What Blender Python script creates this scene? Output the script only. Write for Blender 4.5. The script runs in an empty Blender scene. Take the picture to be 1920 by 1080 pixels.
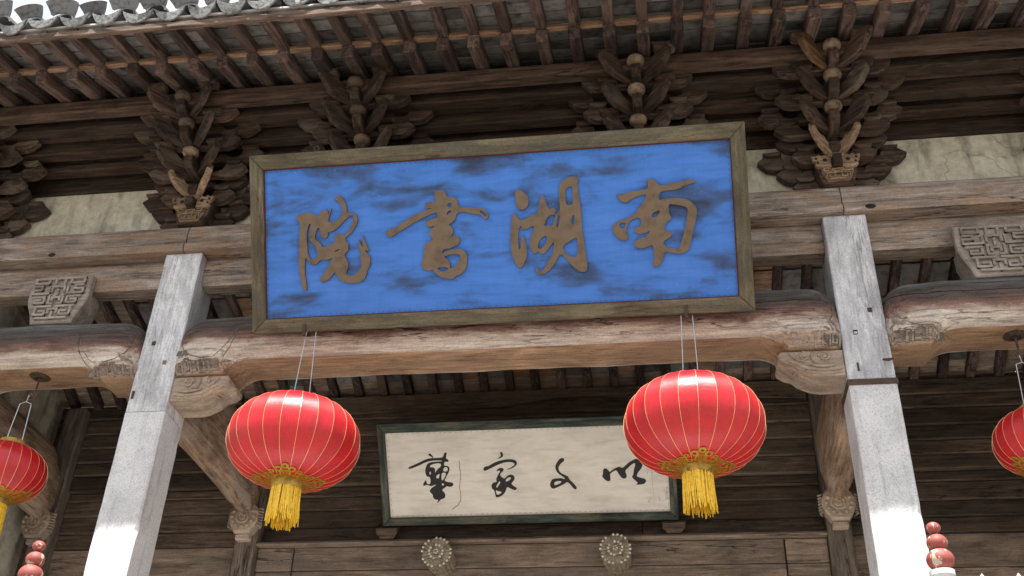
import bpy, bmesh, math, random
from math import sin, cos, pi, radians
from mathutils import Matrix, Vector, Euler
random.seed(7)
S = bpy.context.scene
C = S.collection

# ---------------------------------------------------------------- camera
cam = bpy.data.cameras.new('camera'); cam.sensor_width = 36.0; cam.lens = 2026.22/1920*36; cam.clip_start = .05; cam.clip_end = 3000
camo = bpy.data.objects.new('camera', cam); C.objects.link(camo); S.camera = camo
_r, _p, _y = 0.039751, 0.591458, 0.162553
_f = Vector((-sin(_y)*cos(_p), cos(_y)*cos(_p), sin(_p))); _rt = Vector((cos(_y), sin(_y), 0)); _up = _rt.cross(_f)
_R = _rt*cos(_r)+_up*sin(_r); _U = -_rt*sin(_r)+_up*cos(_r)
M = Matrix((_R, _U, -_f)).transposed().to_4x4(); M.translation = (0.9249, -5.2532, 1.6)
camo.matrix_world = M

# ---------------------------------------------------------------- sky, sun, exposure
SUN_EL, SUN_AZ = radians(67.7), radians(180+1.5)      # azimuth clockwise from +Y
w = bpy.data.worlds.new('World'); S.world = w; w.use_nodes = True
nt = w.node_tree; bg = nt.nodes['Background']
sk = nt.nodes.new('ShaderNodeTexSky'); sk.sky_type = 'NISHITA'; sk.sun_disc = False
sk.sun_elevation = SUN_EL; sk.sun_rotation = SUN_AZ; sk.air_density = 1.2; sk.dust_density = 5.0; sk.ozone_density = 1.0
tcw = nt.nodes.new('ShaderNodeTexCoord'); nzw = nt.nodes.new('ShaderNodeTexNoise'); nzw.inputs['Scale'].default_value = 2.3; nzw.inputs['Detail'].default_value = 7; nzw.inputs['Roughness'].default_value = .6
nt.links.new(tcw.outputs['Generated'], nzw.inputs['Vector'])
rpw = nt.nodes.new('ShaderNodeValToRGB'); rpw.color_ramp.elements[0].position = .33; rpw.color_ramp.elements[1].position = .56; nt.links.new(nzw.outputs['Fac'], rpw.inputs[0])
mxw = nt.nodes.new('ShaderNodeMix'); mxw.data_type = 'RGBA'; mxw.inputs[7].default_value = (5.2, 5.5, 5.9, 1)      # thin bright cloud over most of the sky
nt.links.new(rpw.outputs[0], mxw.inputs[0]); nt.links.new(sk.outputs[0], mxw.inputs[6]); nt.links.new(mxw.outputs[2], bg.inputs[0]); bg.inputs[1].default_value = 0.1
sl = bpy.data.lights.new('sun', 'SUN'); sl.energy = 5.0; sl.angle = radians(.55); sl.color = (1, .96, .9)
so = bpy.data.objects.new('sun', sl); C.objects.link(so)
sd = Vector((sin(SUN_AZ)*cos(SUN_EL), cos(SUN_AZ)*cos(SUN_EL), sin(SUN_EL)))   # towards the sun
so.rotation_euler = (-sd).to_track_quat('-Z', 'Y').to_euler(); so.location = sd*30
S.view_settings.view_transform = 'Standard'; S.view_settings.look = 'None'; S.view_settings.exposure = 1.1; S.view_settings.gamma = 1
S.view_settings.use_curve_mapping = False
S.render.engine = 'CYCLES'
S.cycles.max_bounces = 8; S.cycles.diffuse_bounces = 5

# ---------------------------------------------------------------- materials
def new_mat(name):
    m = bpy.data.materials.new(name); m.use_nodes = True
    n = m.node_tree.nodes; return m, n, m.node_tree.links, n['Principled BSDF']
def coords(n, l, scale, rnd=True):
    tc = n.new('ShaderNodeTexCoord'); mp = n.new('ShaderNodeMapping'); mp.inputs['Scale'].default_value = scale
    if rnd:
        oi = n.new('ShaderNodeObjectInfo'); ml = n.new('ShaderNodeMath'); ml.operation = 'MULTIPLY'; ml.inputs[1].default_value = 53.7
        l.new(oi.outputs['Random'], ml.inputs[0]); ad = n.new('ShaderNodeVectorMath'); ad.operation = 'ADD'
        l.new(tc.outputs['Object'], ad.inputs[0]); l.new(ml.outputs[0], ad.inputs[1]); l.new(ad.outputs[0], mp.inputs[0])
    else: l.new(tc.outputs['Object'], mp.inputs[0])
    return mp.outputs[0]
def noise(n, l, vec, scale, detail=6, rough=.6, dist=0.0):
    t = n.new('ShaderNodeTexNoise'); t.inputs['Scale'].default_value = scale; t.inputs['Detail'].default_value = detail
    t.inputs['Roughness'].default_value = rough; t.inputs['Distortion'].default_value = dist; l.new(vec, t.inputs['Vector']); return t.outputs['Fac']
def ramp(n, l, fac, stops, interp='LINEAR'):
    r = n.new('ShaderNodeValToRGB'); r.color_ramp.interpolation = interp
    while len(r.color_ramp.elements) < len(stops): r.color_ramp.elements.new(.5)
    for e, (p, c) in zip(r.color_ramp.elements, stops):
        e.position = p; e.color = (c if hasattr(c, '__len__') else (c, c, c))[:3] + (1,) if hasattr(c, '__len__') else (c, c, c, 1)
    l.new(fac, r.inputs[0]); return r.outputs[0]
def mix(n, l, a, b, fac, mode='MIX'):
    m = n.new('ShaderNodeMix'); m.data_type = 'RGBA'; m.blend_type = mode
    for s, v in ((6, a), (7, b), (0, fac)):
        if isinstance(v, (int, float)): m.inputs[s].default_value = v if s == 0 else (v, v, v, 1)
        elif isinstance(v, tuple): m.inputs[s].default_value = v + (1,)
        else: l.new(v, m.inputs[s])
    return m.outputs[2]
def bump(n, l, h, strength, dist, bs):
    b = n.new('ShaderNodeBump'); b.inputs['Strength'].default_value = strength; b.inputs['Distance'].default_value = dist
    l.new(h, b.inputs['Height']); l.new(b.outputs[0], bs.inputs['Normal'])
def rnd_value(n, l, col, lo, hi):
    oi = n.new('ShaderNodeObjectInfo'); mr = n.new('ShaderNodeMapRange'); mr.inputs[3].default_value = lo; mr.inputs[4].default_value = hi
    l.new(oi.outputs['Random'], mr.inputs[0]); return mix(n, l, col, mr.outputs[0], 1.0, 'MULTIPLY')
def ridge(n, l, vec, scale, width, dark, detail=4, rough=.55, dist=.3, gate=(.45, .6)):
    """thin dark contour lines of a noise field (drying checks), present only where a second noise lets them be"""
    f = noise(n, l, vec, scale, detail, rough, dist)
    s = n.new('ShaderNodeMath'); s.operation = 'SUBTRACT'; s.inputs[1].default_value = .5; l.new(f, s.inputs[0])
    a = n.new('ShaderNodeMath'); a.operation = 'ABSOLUTE'; l.new(s.outputs[0], a.inputs[0])
    line = ramp(n, l, a.outputs[0], [(width*.35, 1.0), (width, 0.0)])
    g = ramp(n, l, noise(n, l, vec, scale*.37, 3, .5), [(gate[0], 0.0), (gate[1], 1.0)])
    m = mix(n, l, line, g, 1.0, 'MULTIPLY'); return ramp(n, l, m, [(0.0, 1.0), (1.0, dark)])
def wood(name, dark, mid, light, axis='X', rnd=(.8, 1.2), crack=.75, rough=.78, grain=1.0, blotch=None, streak=.0):
    m, n, l, bs = new_mat(name)
    k = {'X': 0, 'Y': 1, 'Z': 2}[axis]
    def ax(al, ac): return tuple(al if i == k else ac for i in range(3))
    v = coords(n, l, ax(2.4*grain, 30*grain))
    g = noise(n, l, v, 1.6, 8, .72, .25)
    col = ramp(n, l, g, [(.34, dark), (.50, mid), (.66, light)])
    v2 = coords(n, l, ax(1.6, 4.2))
    b = noise(n, l, v2, 1.7, 7, .68, .5)
    col = mix(n, l, col, ramp(n, l, b, [(.32, .52), (.5, .95), (.68, 1.35)]), 1.0, 'MULTIPLY')
    if blotch:
        b2 = noise(n, l, v2, 1.1, 9, .72, .9)
        col = mix(n, l, col, blotch, ramp(n, l, b2, [(.50, 0.0), (.60, .7)]))
    ck = ridge(n, l, coords(n, l, ax(.9, 11)), 1.5, .016, 1-crack)
    col = mix(n, l, col, ck, 1.0, 'MULTIPLY')
    sp = noise(n, l, coords(n, l, (1, 1, 1)), 95, 3, .7)
    col = mix(n, l, col, ramp(n, l, sp, [(.3, .80), (.5, 1.0), (.72, 1.18)]), 1.0, 'MULTIPLY')
    col = rnd_value(n, l, col, *rnd)
    l.new(col, bs.inputs['Base Color']); bs.inputs['Roughness'].default_value = rough; bs.inputs['Specular IOR Level'].default_value = .25
    hm = mix(n, l, g, ck, .7, 'MULTIPLY'); bump(n, l, hm, .6, .012, bs)
    return m
def plain(name, col, rough=.6, metal=0.0, var=.25, scale=20.0, spec=.4, b=.15, rnd=(1, 1)):
    m, n, l, bs = new_mat(name)
    v = coords(n, l, (1, 1, 1)); f = noise(n, l, v, scale, 6, .65)
    c = mix(n, l, col, ramp(n, l, f, [(.25, 1-var*2), (.5, 1.0), (.8, 1+var)]), 1.0, 'MULTIPLY')
    if rnd != (1, 1): c = rnd_value(n, l, c, *rnd)
    l.new(c, bs.inputs['Base Color']); bs.inputs['Roughness'].default_value = rough; bs.inputs['Metallic'].default_value = metal
    bs.inputs['Specular IOR Level'].default_value = spec
    if b: bump(n, l, f, b, .01, bs)
    return m

MAT = {}
MAT['bracket'] = wood('bracket wood', (.020, .012, .0085), (.056, .035, .025), (.118, .076, .053), 'X', (.6, 1.35), .7, blotch=(.13, .105, .08))
MAT['bracket_y'] = wood('bracket wood lengthwise', (.020, .012, .0085), (.056, .035, .025), (.118, .076, .053), 'Y', (.6, 1.3), .7, blotch=(.062, .044, .032))
MAT['bracket_pale'] = wood('pale carved wood', (.12, .075, .045), (.27, .18, .115), (.40, .29, .19), 'X', (.8, 1.15), .5)
MAT['boss'] = plain('bleached boss', (.17, .12, .08), .85, var=.5, scale=26, rnd=(.4, 1.7))
MAT['rafter'] = wood('rafter wood', (.028, .018, .016), (.080, .052, .044), (.185, .13, .11), 'Y', (.45, 1.5), .8, blotch=(.15, .10, .08))
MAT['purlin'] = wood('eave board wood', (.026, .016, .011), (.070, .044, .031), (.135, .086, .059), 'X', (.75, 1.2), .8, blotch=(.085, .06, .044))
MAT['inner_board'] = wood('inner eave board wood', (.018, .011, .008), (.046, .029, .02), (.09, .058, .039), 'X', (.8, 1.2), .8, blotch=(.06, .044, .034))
MAT['warm_lit_wood'] = wood('wood with painted warm light', (.05, .028, .017), (.12, .066, .032), (.32, .17, .066), 'X', (.9, 1.1), .7, blotch=(.07, .043, .028))  # warm reflected light painted into the wood colour
MAT['lath'] = wood('lath wood', (.13, .075, .045), (.28, .17, .105), (.40, .27, .18), 'X', (.85, 1.15), .5)
MAT['tie'] = wood('weathered tie beam', (.145, .112, .09), (.285, .23, .19), (.41, .35, .30), 'X', (.9, 1.1), .75, blotch=(.30, .19, .12))
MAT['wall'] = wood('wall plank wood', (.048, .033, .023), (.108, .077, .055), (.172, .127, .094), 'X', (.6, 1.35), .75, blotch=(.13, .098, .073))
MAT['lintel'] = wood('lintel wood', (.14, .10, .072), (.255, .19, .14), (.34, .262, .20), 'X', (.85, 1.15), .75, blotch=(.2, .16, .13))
MAT['post'] = wood('rear post wood', (.10, .075, .06), (.19, .15, .12), (.28, .23, .19), 'Z', (.85, 1.15), .75)
MAT['cross'] = wood('cross beam wood', (.15, .085, .05), (.33, .215, .14), (.46, .35, .26), 'Y', (.9, 1.1), .6, blotch=(.40, .33, .26))
MAT['carved'] = wood('carved corbel wood', (.30, .23, .17), (.40, .315, .24), (.48, .39, .31), 'X', (.9, 1.1), .15)
MAT['beam_carve'] = wood('carved beam end', (.13, .105, .09), (.27, .225, .19), (.40, .35, .305), 'X', (.9, 1.1), .4)
MAT['dark_lath'] = wood('dark lath wood', (.06, .04, .03), (.13, .088, .066), (.21, .15, .115), 'X', (.85, 1.15), .7)
MAT['carved_grey'] = wood('carved grey wood', (.24, .20, .17), (.33, .285, .245), (.41, .36, .32), 'X', (.9, 1.1), .2)
MAT['white_wood'] = wood('whitewashed post wood', (.46, .455, .47), (.62, .62, .64), (.73, .73, .75), 'Z', (.95, 1.05), .35, blotch=(.50, .50, .53))
MAT['sign_frame'] = wood('olive sign frame', (.085, .068, .042), (.135, .112, .070), (.19, .16, .105), 'X', (.93, 1.07), .5, blotch=(.085, .085, .065), grain=.7)
MAT['green_frame'] = wood('green black frame', (.018, .024, .020), (.05, .066, .055), (.13, .14, .105), 'X', (.9, 1.1), .6, blotch=(.14, .11, .075))
MAT['iron'] = plain('rusty iron', (.10, .07, .05), .75, .5, .4, 30)
MAT['wire'] = plain('steel wire', (.55, .55, .56), .35, .9, .1, 40, b=0)
MAT['dark'] = plain('dark knot and hole shade', (.02, .016, .013), .9, b=0)  # near-black for knots, and painted as the shade inside holes
MAT['plaster'] = None
def plaster_mat():
    m, n, l, bs = new_mat('old lime plaster')
    v = coords(n, l, (1, 1, 1), False)
    a = noise(n, l, v, 4.5, 9, .72, .6); b = noise(n, l, v, 26, 6, .75)
    vs = coords(n, l, (7, 7, 1.4), False); st = noise(n, l, vs, 1.2, 6, .6, .5); crk = ridge(n, l, v, 1.3, .006, .6, 4, .55, .2, (.5, .58))
    c = ramp(n, l, a, [(.25, (.30, .27, .20)), (.5, (.56, .52, .41)), (.72, (.70, .67, .56))])
    c = mix(n, l, c, ramp(n, l, st, [(.34, .55), (.5, 1.0)]), 1.0, 'MULTIPLY'); c = mix(n, l, c, crk, 1.0, 'MULTIPLY')
    c = mix(n, l, c, ramp(n, l, b, [(.3, .75), (.6, 1.08)]), 1.0, 'MULTIPLY')
    l.new(c, bs.inputs['Base Color']); bs.inputs['Roughness'].default_value = .95; bs.inputs['Specular IOR Level'].default_value = .1
    bump(n, l, b, .35, .02, bs); return m
MAT['plaster'] = plaster_mat()
def granite_mat():
    m, n, l, bs = new_mat('pale granite')
    v = coords(n, l, (1, 1, 1)); a = noise(n, l, v, 160, 3, .7); b = noise(n, l, v, 5, 7, .65)
    c = ramp(n, l, a, [(.33, (.40, .40, .42)), (.46, (.64, .64, .645)), (.7, (.74, .735, .73))])
    c = mix(n, l, c, ramp(n, l, b, [(.36, .80), (.52, 1.0), (.66, 1.08)]), 1.0, 'MULTIPLY')
    st = noise(n, l, coords(n, l, (14, 14, .9)), 1.3, 6, .65, .3); c = mix(n, l, c, ramp(n, l, st, [(.33, .78), (.46, 1.0)]), 1.0, 'MULTIPLY')
    pit = noise(n, l, v, 70, 2, .5); c = mix(n, l, c, ramp(n, l, pit, [(.26, .45), (.31, 1.0)]), 1.0, 'MULTIPLY')
    l.new(c, bs.inputs['Base Color']); bs.inputs['Roughness'].default_value = .8; bs.inputs['Specular IOR Level'].default_value = .25
    bump(n, l, a, .3, .004, bs); return m
MAT['granite'] = granite_mat()
def moon_mat():
    # weathered log: dusty grey crown, painted eave shade, red heartwood flank, belly bleached and painted bounce-lit, warm sawn soffit
    m, n, l, bs = new_mat('weathered moon beam with painted shade')
    v = coords(n, l, (2.2, 30, 30)); g = noise(n, l, v, 1.6, 8, .72, .3)
    v2 = coords(n, l, (1.3, 4, 4)); b = noise(n, l, v2, 1.7, 9, .72, .7)
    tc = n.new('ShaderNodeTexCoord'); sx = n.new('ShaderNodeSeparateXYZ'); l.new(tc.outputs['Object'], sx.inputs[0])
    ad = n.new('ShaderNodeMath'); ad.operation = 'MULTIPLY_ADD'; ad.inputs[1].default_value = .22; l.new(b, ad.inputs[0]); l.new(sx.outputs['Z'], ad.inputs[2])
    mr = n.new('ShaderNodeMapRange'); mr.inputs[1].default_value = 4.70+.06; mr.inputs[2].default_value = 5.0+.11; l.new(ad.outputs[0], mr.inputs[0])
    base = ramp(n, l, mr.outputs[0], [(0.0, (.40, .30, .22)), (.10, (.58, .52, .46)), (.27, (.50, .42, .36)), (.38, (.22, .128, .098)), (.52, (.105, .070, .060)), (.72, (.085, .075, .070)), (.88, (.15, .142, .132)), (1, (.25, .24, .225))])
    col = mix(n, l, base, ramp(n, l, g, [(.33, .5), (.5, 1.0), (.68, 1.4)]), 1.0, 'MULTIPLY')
    ckr = ridge(n, l, coords(n, l, (.8, 10, 10)), 1.5, .016, .25)
    sp = noise(n, l, coords(n, l, (1, 1, 1)), 90, 3, .7); col = mix(n, l, col, ramp(n, l, sp, [(.3, .8), (.5, 1.0), (.72, 1.18)]), 1.0, 'MULTIPLY')
    col = mix(n, l, col, ckr, 1.0, 'MULTIPLY')
    for z0, amp, wd, sc in ((4.865, .10, .0045, 1.1), (4.93, .09, .003, 2.0)):      # two long drying checks
        wv = noise(n, l, coords(n, l, (sc, .3, .3)), 1.0, 5, .62, 0)
        a1 = n.new('ShaderNodeMath'); a1.operation = 'MULTIPLY_ADD'; a1.inputs[1].default_value = amp; a1.inputs[2].default_value = z0-amp*.5; l.new(wv, a1.inputs[0])
        a2 = n.new('ShaderNodeMath'); a2.operation = 'SUBTRACT'; l.new(sx.outputs['Z'], a2.inputs[0]); l.new(a1.outputs[0], a2.inputs[1])
        a3 = n.new('ShaderNodeMath'); a3.operation = 'ABSOLUTE'; l.new(a2.outputs[0], a3.inputs[0])
        w1 = noise(n, l, coords(n, l, (.7*sc, .1, .1)), 1.7, 3, .5, 0)
        a4 = n.new('ShaderNodeMapRange'); a4.inputs[1].default_value = .38; a4.inputs[2].default_value = .7; a4.inputs[3].default_value = .0004; a4.inputs[4].default_value = wd; l.new(w1, a4.inputs[0])
        a5 = n.new('ShaderNodeMath'); a5.operation = 'DIVIDE'; l.new(a3.outputs[0], a5.inputs[0]); l.new(a4.outputs[0], a5.inputs[1])
        chk = ramp(n, l, a5.outputs[0], [(.6, .06), (1.0, 1.0)]); ckr = mix(n, l, ckr, chk, 1.0, 'MULTIPLY'); col = mix(n, l, col, chk, 1.0, 'MULTIPLY')
    l.new(col, bs.inputs['Base Color']); bs.inputs['Roughness'].default_value = .75; bs.inputs['Specular IOR Level'].default_value = .25
    bump(n, l, mix(n, l, g, ckr, .7, 'MULTIPLY'), .7, .014, bs); return m
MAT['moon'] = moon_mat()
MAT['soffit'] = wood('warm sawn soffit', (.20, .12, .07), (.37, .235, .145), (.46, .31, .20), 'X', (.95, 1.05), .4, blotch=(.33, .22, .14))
def blue_mat():
    m, n, l, bs = new_mat('blue painted board')
    v = coords(n, l, (1.0, 2.6, 2.6), False)
    a = noise(n, l, v, 2.3, 5, .55, .25)
    tcb = n.new('ShaderNodeTexCoord'); sb = n.new('ShaderNodeSeparateXYZ'); l.new(tcb.outputs['Object'], sb.inputs[0])
    mb_ = n.new('ShaderNodeMapRange'); mb_.inputs[1].default_value = .1; mb_.inputs[2].default_value = .95; mb_.inputs[3].default_value = -.005; mb_.inputs[4].default_value = -.045; l.new(sb.outputs['Y'], mb_.inputs[0])
    ab = n.new('ShaderNodeMath'); l.new(a, ab.inputs[0]); l.new(mb_.outputs[0], ab.inputs[1]); a = ab.outputs[0]      # soot is heavier towards the top edge
    b = noise(n, l, coords(n, l, (1.2, 9, 9), False), 3.0, 8, .62)
    c = ramp(n, l, a, [(.28, (.030, .048, .10)), (.37, (.045, .10, .26)), (.47, (.054, .185, .58)), (.75, (.075, .225, .68))])
    c = mix(n, l, c, ramp(n, l, b, [(.3, .82), (.5, 1.0), (.72, 1.10)]), 1.0, 'MULTIPLY')
    vd = noise(n, l, coords(n, l, (26, 1.6, 1.6), False), 1.0, 6, .7, .2); c = mix(n, l, c, ramp(n, l, vd, [(.32, .95), (.5, 1.0), (.7, 1.05)]), 1.0, 'MULTIPLY')
    sp = noise(n, l, coords(n, l, (1, 1, 1), False), 60, 3, .6); c = mix(n, l, c, (.33, .38, .48), ramp(n, l, sp, [(.68, 0.0), (.74, .55)]))
    l.new(c, bs.inputs['Base Color']); bs.inputs['Roughness'].default_value = .62; bs.inputs['Specular IOR Level'].default_value = .3
    bump(n, l, b, .12, .004, bs); return m
MAT['blue'] = blue_mat()
def cream_mat():
    m, n, l, bs = new_mat('aged cream board')
    a = noise(n, l, coords(n, l, (1, 5, 5), False), 5, 8, .65, .2); b = noise(n, l, coords(n, l, (1, 1, 1), False), 2.2, 6, .6)
    c = ramp(n, l, a, [(.3, (.64, .585, .50)), (.52, (.76, .71, .63)), (.75, (.81, .77, .70))])
    c = mix(n, l, c, ramp(n, l, b, [(.3, .85), (.55, 1.03)]), 1.0, 'MULTIPLY')
    sp = noise(n, l, coords(n, l, (1, 1, 1), False), 48, 4, .6); c = mix(n, l, c, (.16, .13, .10), ramp(n, l, sp, [(.71, 0.0), (.76, .7)]))
    ln = noise(n, l, coords(n, l, (1.0, 26, 26), False), 1.6, 5, .6, .4); c = mix(n, l, c, (.25, .21, .16), ramp(n, l, ln, [(.72, 0.0), (.76, .45)]))
    l.new(c, bs.inputs['Base Color']); bs.inputs['Roughness'].default_value = .7; bs.inputs['Specular IOR Level'].default_value = .25
    return m
MAT['cream'] = cream_mat()
MAT['letter'] = plain('brown raised lettering', (.17, .125, .085), .7, var=.2, scale=16, b=.2, spec=.2)
MAT['letter_edge'] = plain('dark letter edge', (.045, .025, .03), .8, b=0)
MAT['ink'] = plain('black ink', (.016, .014, .015), .6, var=.3, scale=60, b=0)
MAT['grey_ink'] = plain('washed ink', (.17, .15, .13), .8, b=0)
MAT['maroon'] = plain('maroon bead', (.10, .018, .022), .7, b=0)
MAT['nail'] = plain('nail head', (.05, .035, .03), .7, b=0)
def silk_mat():
    m, n, l, bs = new_mat('red satin')
    v = coords(n, l, (1, 1, .12), True); f = noise(n, l, v, 120, 4, .6); b = noise(n, l, coords(n, l, (1, 1, 1)), 9, 4, .5)
    c = mix(n, l, (.58, .003, .010), ramp(n, l, f, [(.3, .85), (.6, 1.1)]), 1.0, 'MULTIPLY'); c = mix(n, l, c, ramp(n, l, b, [(.3, .82), (.6, 1.06)]), 1.0, 'MULTIPLY')
    l.new(c, bs.inputs['Base Color']); bs.inputs['Roughness'].default_value = .43; bs.inputs['Specular IOR Level'].default_value = .85
    tg = n.new('ShaderNodeTangent'); tg.direction_type = 'RADIAL'; tg.axis = 'Z'; l.new(tg.outputs[0], bs.inputs['Tangent'])
    bs.inputs['Anisotropic'].default_value = .55; bs.inputs['Anisotropic Rotation'].default_value = 0.0      # satin weft runs round the lantern
    bs.inputs['Sheen Weight'].default_value = .04; bs.inputs['Sheen Roughness'].default_value = .25; bs.inputs['Sheen Tint'].default_value = (1, .6, .55, 1)
    wr = noise(n, l, coords(n, l, (1, 1, 2.2)), 7, 5, .55, .6)
    bump(n, l, mix(n, l, f, wr, .8), .22, .012, bs)
    tr = n.new('ShaderNodeBsdfTranslucent'); tr.inputs[0].default_value = (.75, .02, .03, 1)
    mx = n.new('ShaderNodeMixShader'); mx.inputs[0].default_value = .18; out = n['Material Output']
    l.new(bs.outputs[0], mx.inputs[1]); l.new(tr.outputs[0], mx.inputs[2]); l.new(mx.outputs[0], out.inputs[0]); return m
MAT['silk'] = silk_mat()
MAT['gold'] = plain('gold thread', (.85, .58, .28), .35, .4, .15, 60, b=0)
MAT['gold_paper'] = plain('gold print', (.40, .23, .022), .45, .3, .3, 50, b=0)
MAT['gold_dull'] = plain('dull gilt', (.42, .27, .06), .5, .3, .45, 26, rnd=(.8, 1.2))
MAT['tassel'] = plain('yellow fringe', (.92, .62, .055), .55, 0, .22, 60, b=0)
MAT['gilt_old'] = plain('worn gilt', (.30, .25, .17), .6, .25, .45, 30)
MAT['gilt_white'] = plain('white gesso tips', (.66, .62, .50), .8, 0, .3, 30)
MAT['ball'] = None
def ball_mat():
    m, n, l, bs = new_mat('faded red paint')
    v = coords(n, l, (1, 1, .35)); a = noise(n, l, v, 1.6, 4, .5, .5)
    b = noise(n, l, coords(n, l, (1, 1, 1)), 30, 5, .6)
    c = ramp(n, l, b, [(.3, (.24, .055, .045)), (.55, (.32, .075, .06)), (.8, (.38, .12, .10))])
    c = mix(n, l, c, (.52, .42, .33), ramp(n, l, a, [(.60, 0.0), (.62, 1.0)]))
    l.new(c, bs.inputs['Base Color']); bs.inputs['Roughness'].default_value = .6; return m
MAT['ball'] = ball_mat()
MAT['white_paint'] = plain('white flaking paint', (.62, .61, .60), .75, var=.3, scale=25)
MAT['tile'] = plain('grey roof tile', (.115, .118, .125), .85, var=.35, scale=16, rnd=(.75, 1.2))
MAT['tile_end'] = plain('grey moulded tile end', (.155, .158, .165), .85, var=.35, scale=30, b=.4, rnd=(.75, 1.2))
MAT['drip'] = plain('pale drip tile', (.25, .252, .25), .85, var=.5, scale=38, b=.9, rnd=(.75, 1.2))
MAT['brick'] = plain('sheathing brick', (.155, .145, .135), .9, var=.45, scale=12, rnd=(.5, 1.5))
MAT['mortar'] = plain('lime bedding', (.66, .64, .60), .95, var=.3, scale=10)
MAT['ground'] = None
def ground_mat():
    m, n, l, bs = new_mat('courtyard stone paving')
    v = coords(n, l, (1, 1, 1), False)
    br = n.new('ShaderNodeTexBrick'); br.inputs['Scale'].default_value = .9; br.inputs['Color1'].default_value = (.225, .205, .178, 1); br.inputs['Color2'].default_value = (.18, .163, .142, 1); br.inputs['Mortar'].default_value = (.2, .18, .16, 1); br.inputs['Mortar Size'].default_value = .012
    l.new(v, br.inputs['Vector']); f = noise(n, l, v, 4, 6, .6)
    l.new(mix(n, l, br.outputs[0], ramp(n, l, f, [(.3, .8), (.6, 1.1)]), 1.0, 'MULTIPLY'), bs.inputs['Base Color']); bs.inputs['Roughness'].default_value = .9; return m
MAT['ground'] = ground_mat()

# ---------------------------------------------------------------- mesh helpers
def box(bm, x0, x1, y0, y1, z0, z1, bev=0.0, mat=None):
    vs = [bm.verts.new(p) for p in ((x0,y0,z0),(x1,y0,z0),(x1,y1,z0),(x0,y1,z0),(x0,y0,z1),(x1,y0,z1),(x1,y1,z1),(x0,y1,z1))]
    fs = [bm.faces.new([vs[i] for i in f]) for f in ((3,2,1,0),(4,5,6,7),(0,1,5,4),(1,2,6,5),(2,3,7,6),(3,0,4,7))]
    if bev:
        es = list({e for f in fs for e in f.edges})
        r = bmesh.ops.bevel(bm, geom=es, offset=bev, segments=1, affect='EDGES', profile=.5)
        vs = list({v for f in r['faces'] for v in f.verts} | {v for v in vs if v.is_valid})
    if mat is not None: bmesh.ops.transform(bm, matrix=mat, verts=[v for v in vs if v.is_valid])
    return vs
def prism(bm, pts, a0, a1, axis='Y', bev=0.0, mat=None):
    """polygon pts extruded along axis; pts are (x,z) for Y, (y,z) for X, (x,y) for Z"""
    def P(p, a): return {'Y': (p[0], a, p[1]), 'X': (a, p[0], p[1]), 'Z': (p[0], p[1], a)}[axis]
    A = [bm.verts.new(P(p, a0)) for p in pts]; B = [bm.verts.new(P(p, a1)) for p in pts]; n = len(pts)
    fa = bm.faces.new(A); fb = bm.faces.new(list(reversed(B))); fs = [fa, fb]
    for i in range(n): fs.append(bm.faces.new((A[i], B[i], B[(i+1) % n], A[(i+1) % n])))
    bmesh.ops.recalc_face_normals(bm, faces=fs)
    vs = A+B
    if bev:
        es = list(set(fa.edges) | set(fb.edges))
        r = bmesh.ops.bevel(bm, geom=es, offset=bev, segments=1, affect='EDGES', profile=.5)
        vs = list({v for f in r['faces'] for v in f.verts} | {v for v in vs if v.is_valid})
    if mat is not None: bmesh.ops.transform(bm, matrix=mat, verts=[v for v in vs if v.is_valid])
    return vs
def tube(bm, pts, rad, seg=6, caps=True):
    pts = [Vector(p) for p in pts]; n = len(pts); rs = rad if isinstance(rad, (list, tuple)) else [rad]*n
    rings = []; ref = None
    for i, p in enumerate(pts):
        t = (pts[min(i+1, n-1)]-pts[max(i-1, 0)]).normalized()
        if ref is None: ref = t.orthogonal().normalized()
        u = (ref-t*ref.dot(t)); u = u.normalized() if u.length > 1e-6 else t.orthogonal().normalized(); ref = u; v = t.cross(u)
        rings.append([bm.verts.new(p+(u*cos(2*pi*k/seg)+v*sin(2*pi*k/seg))*rs[i]) for k in range(seg)])
    for a, b in zip(rings, rings[1:]):
        for k in range(seg): bm.faces.new((a[k], a[(k+1) % seg], b[(k+1) % seg], b[k]))
    if caps and seg > 2: bm.faces.new(list(reversed(rings[0]))); bm.faces.new(rings[-1])
def lathe(bm, prof, seg=24, mat=None, close=True):
    """prof = (r,z) list about Z"""
    rings = []
    for r, z in prof: rings.append([bm.verts.new((r*cos(2*pi*k/seg), r*sin(2*pi*k/seg), z)) for k in range(seg)])
    for a, b in zip(rings, rings[1:]):
        for k in range(seg): bm.faces.new((a[k], a[(k+1) % seg], b[(k+1) % seg], b[k]))
    if close: bm.faces.new(list(reversed(rings[0]))); bm.faces.new(rings[-1])
    if mat is not None: bmesh.ops.transform(bm, matrix=mat, verts=[v for r in rings for v in r])
def mesh(name, bm, mats, smooth=False):
    bmesh.ops.recalc_face_normals(bm, faces=bm.faces[:])
    me = bpy.data.meshes.new(name); bm.to_mesh(me); bm.free()
    for m in (mats if isinstance(mats, (list, tuple)) else [mats]): me.materials.append(MAT[m] if isinstance(m, str) else m)
    if smooth:
        me.polygons.foreach_set('use_smooth', [True]*len(me.polygons))
        if smooth is not True: me.set_sharp_from_angle(angle=radians(smooth))
    return me
def obj(name, me, parent=None, loc=(0,0,0), rot=(0,0,0), scale=(1,1,1)):
    o = bpy.data.objects.new(name, me); C.objects.link(o); o.parent = parent
    o.location = loc; o.rotation_euler = rot; o.scale = scale; return o
def tag(o, label, cat, group=None, kind=None):
    o['label'] = label; o['category'] = cat
    if group: o['group'] = group
    if kind: o['kind'] = kind
    return o
def struct(o): o['kind'] = 'structure'; return o
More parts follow.
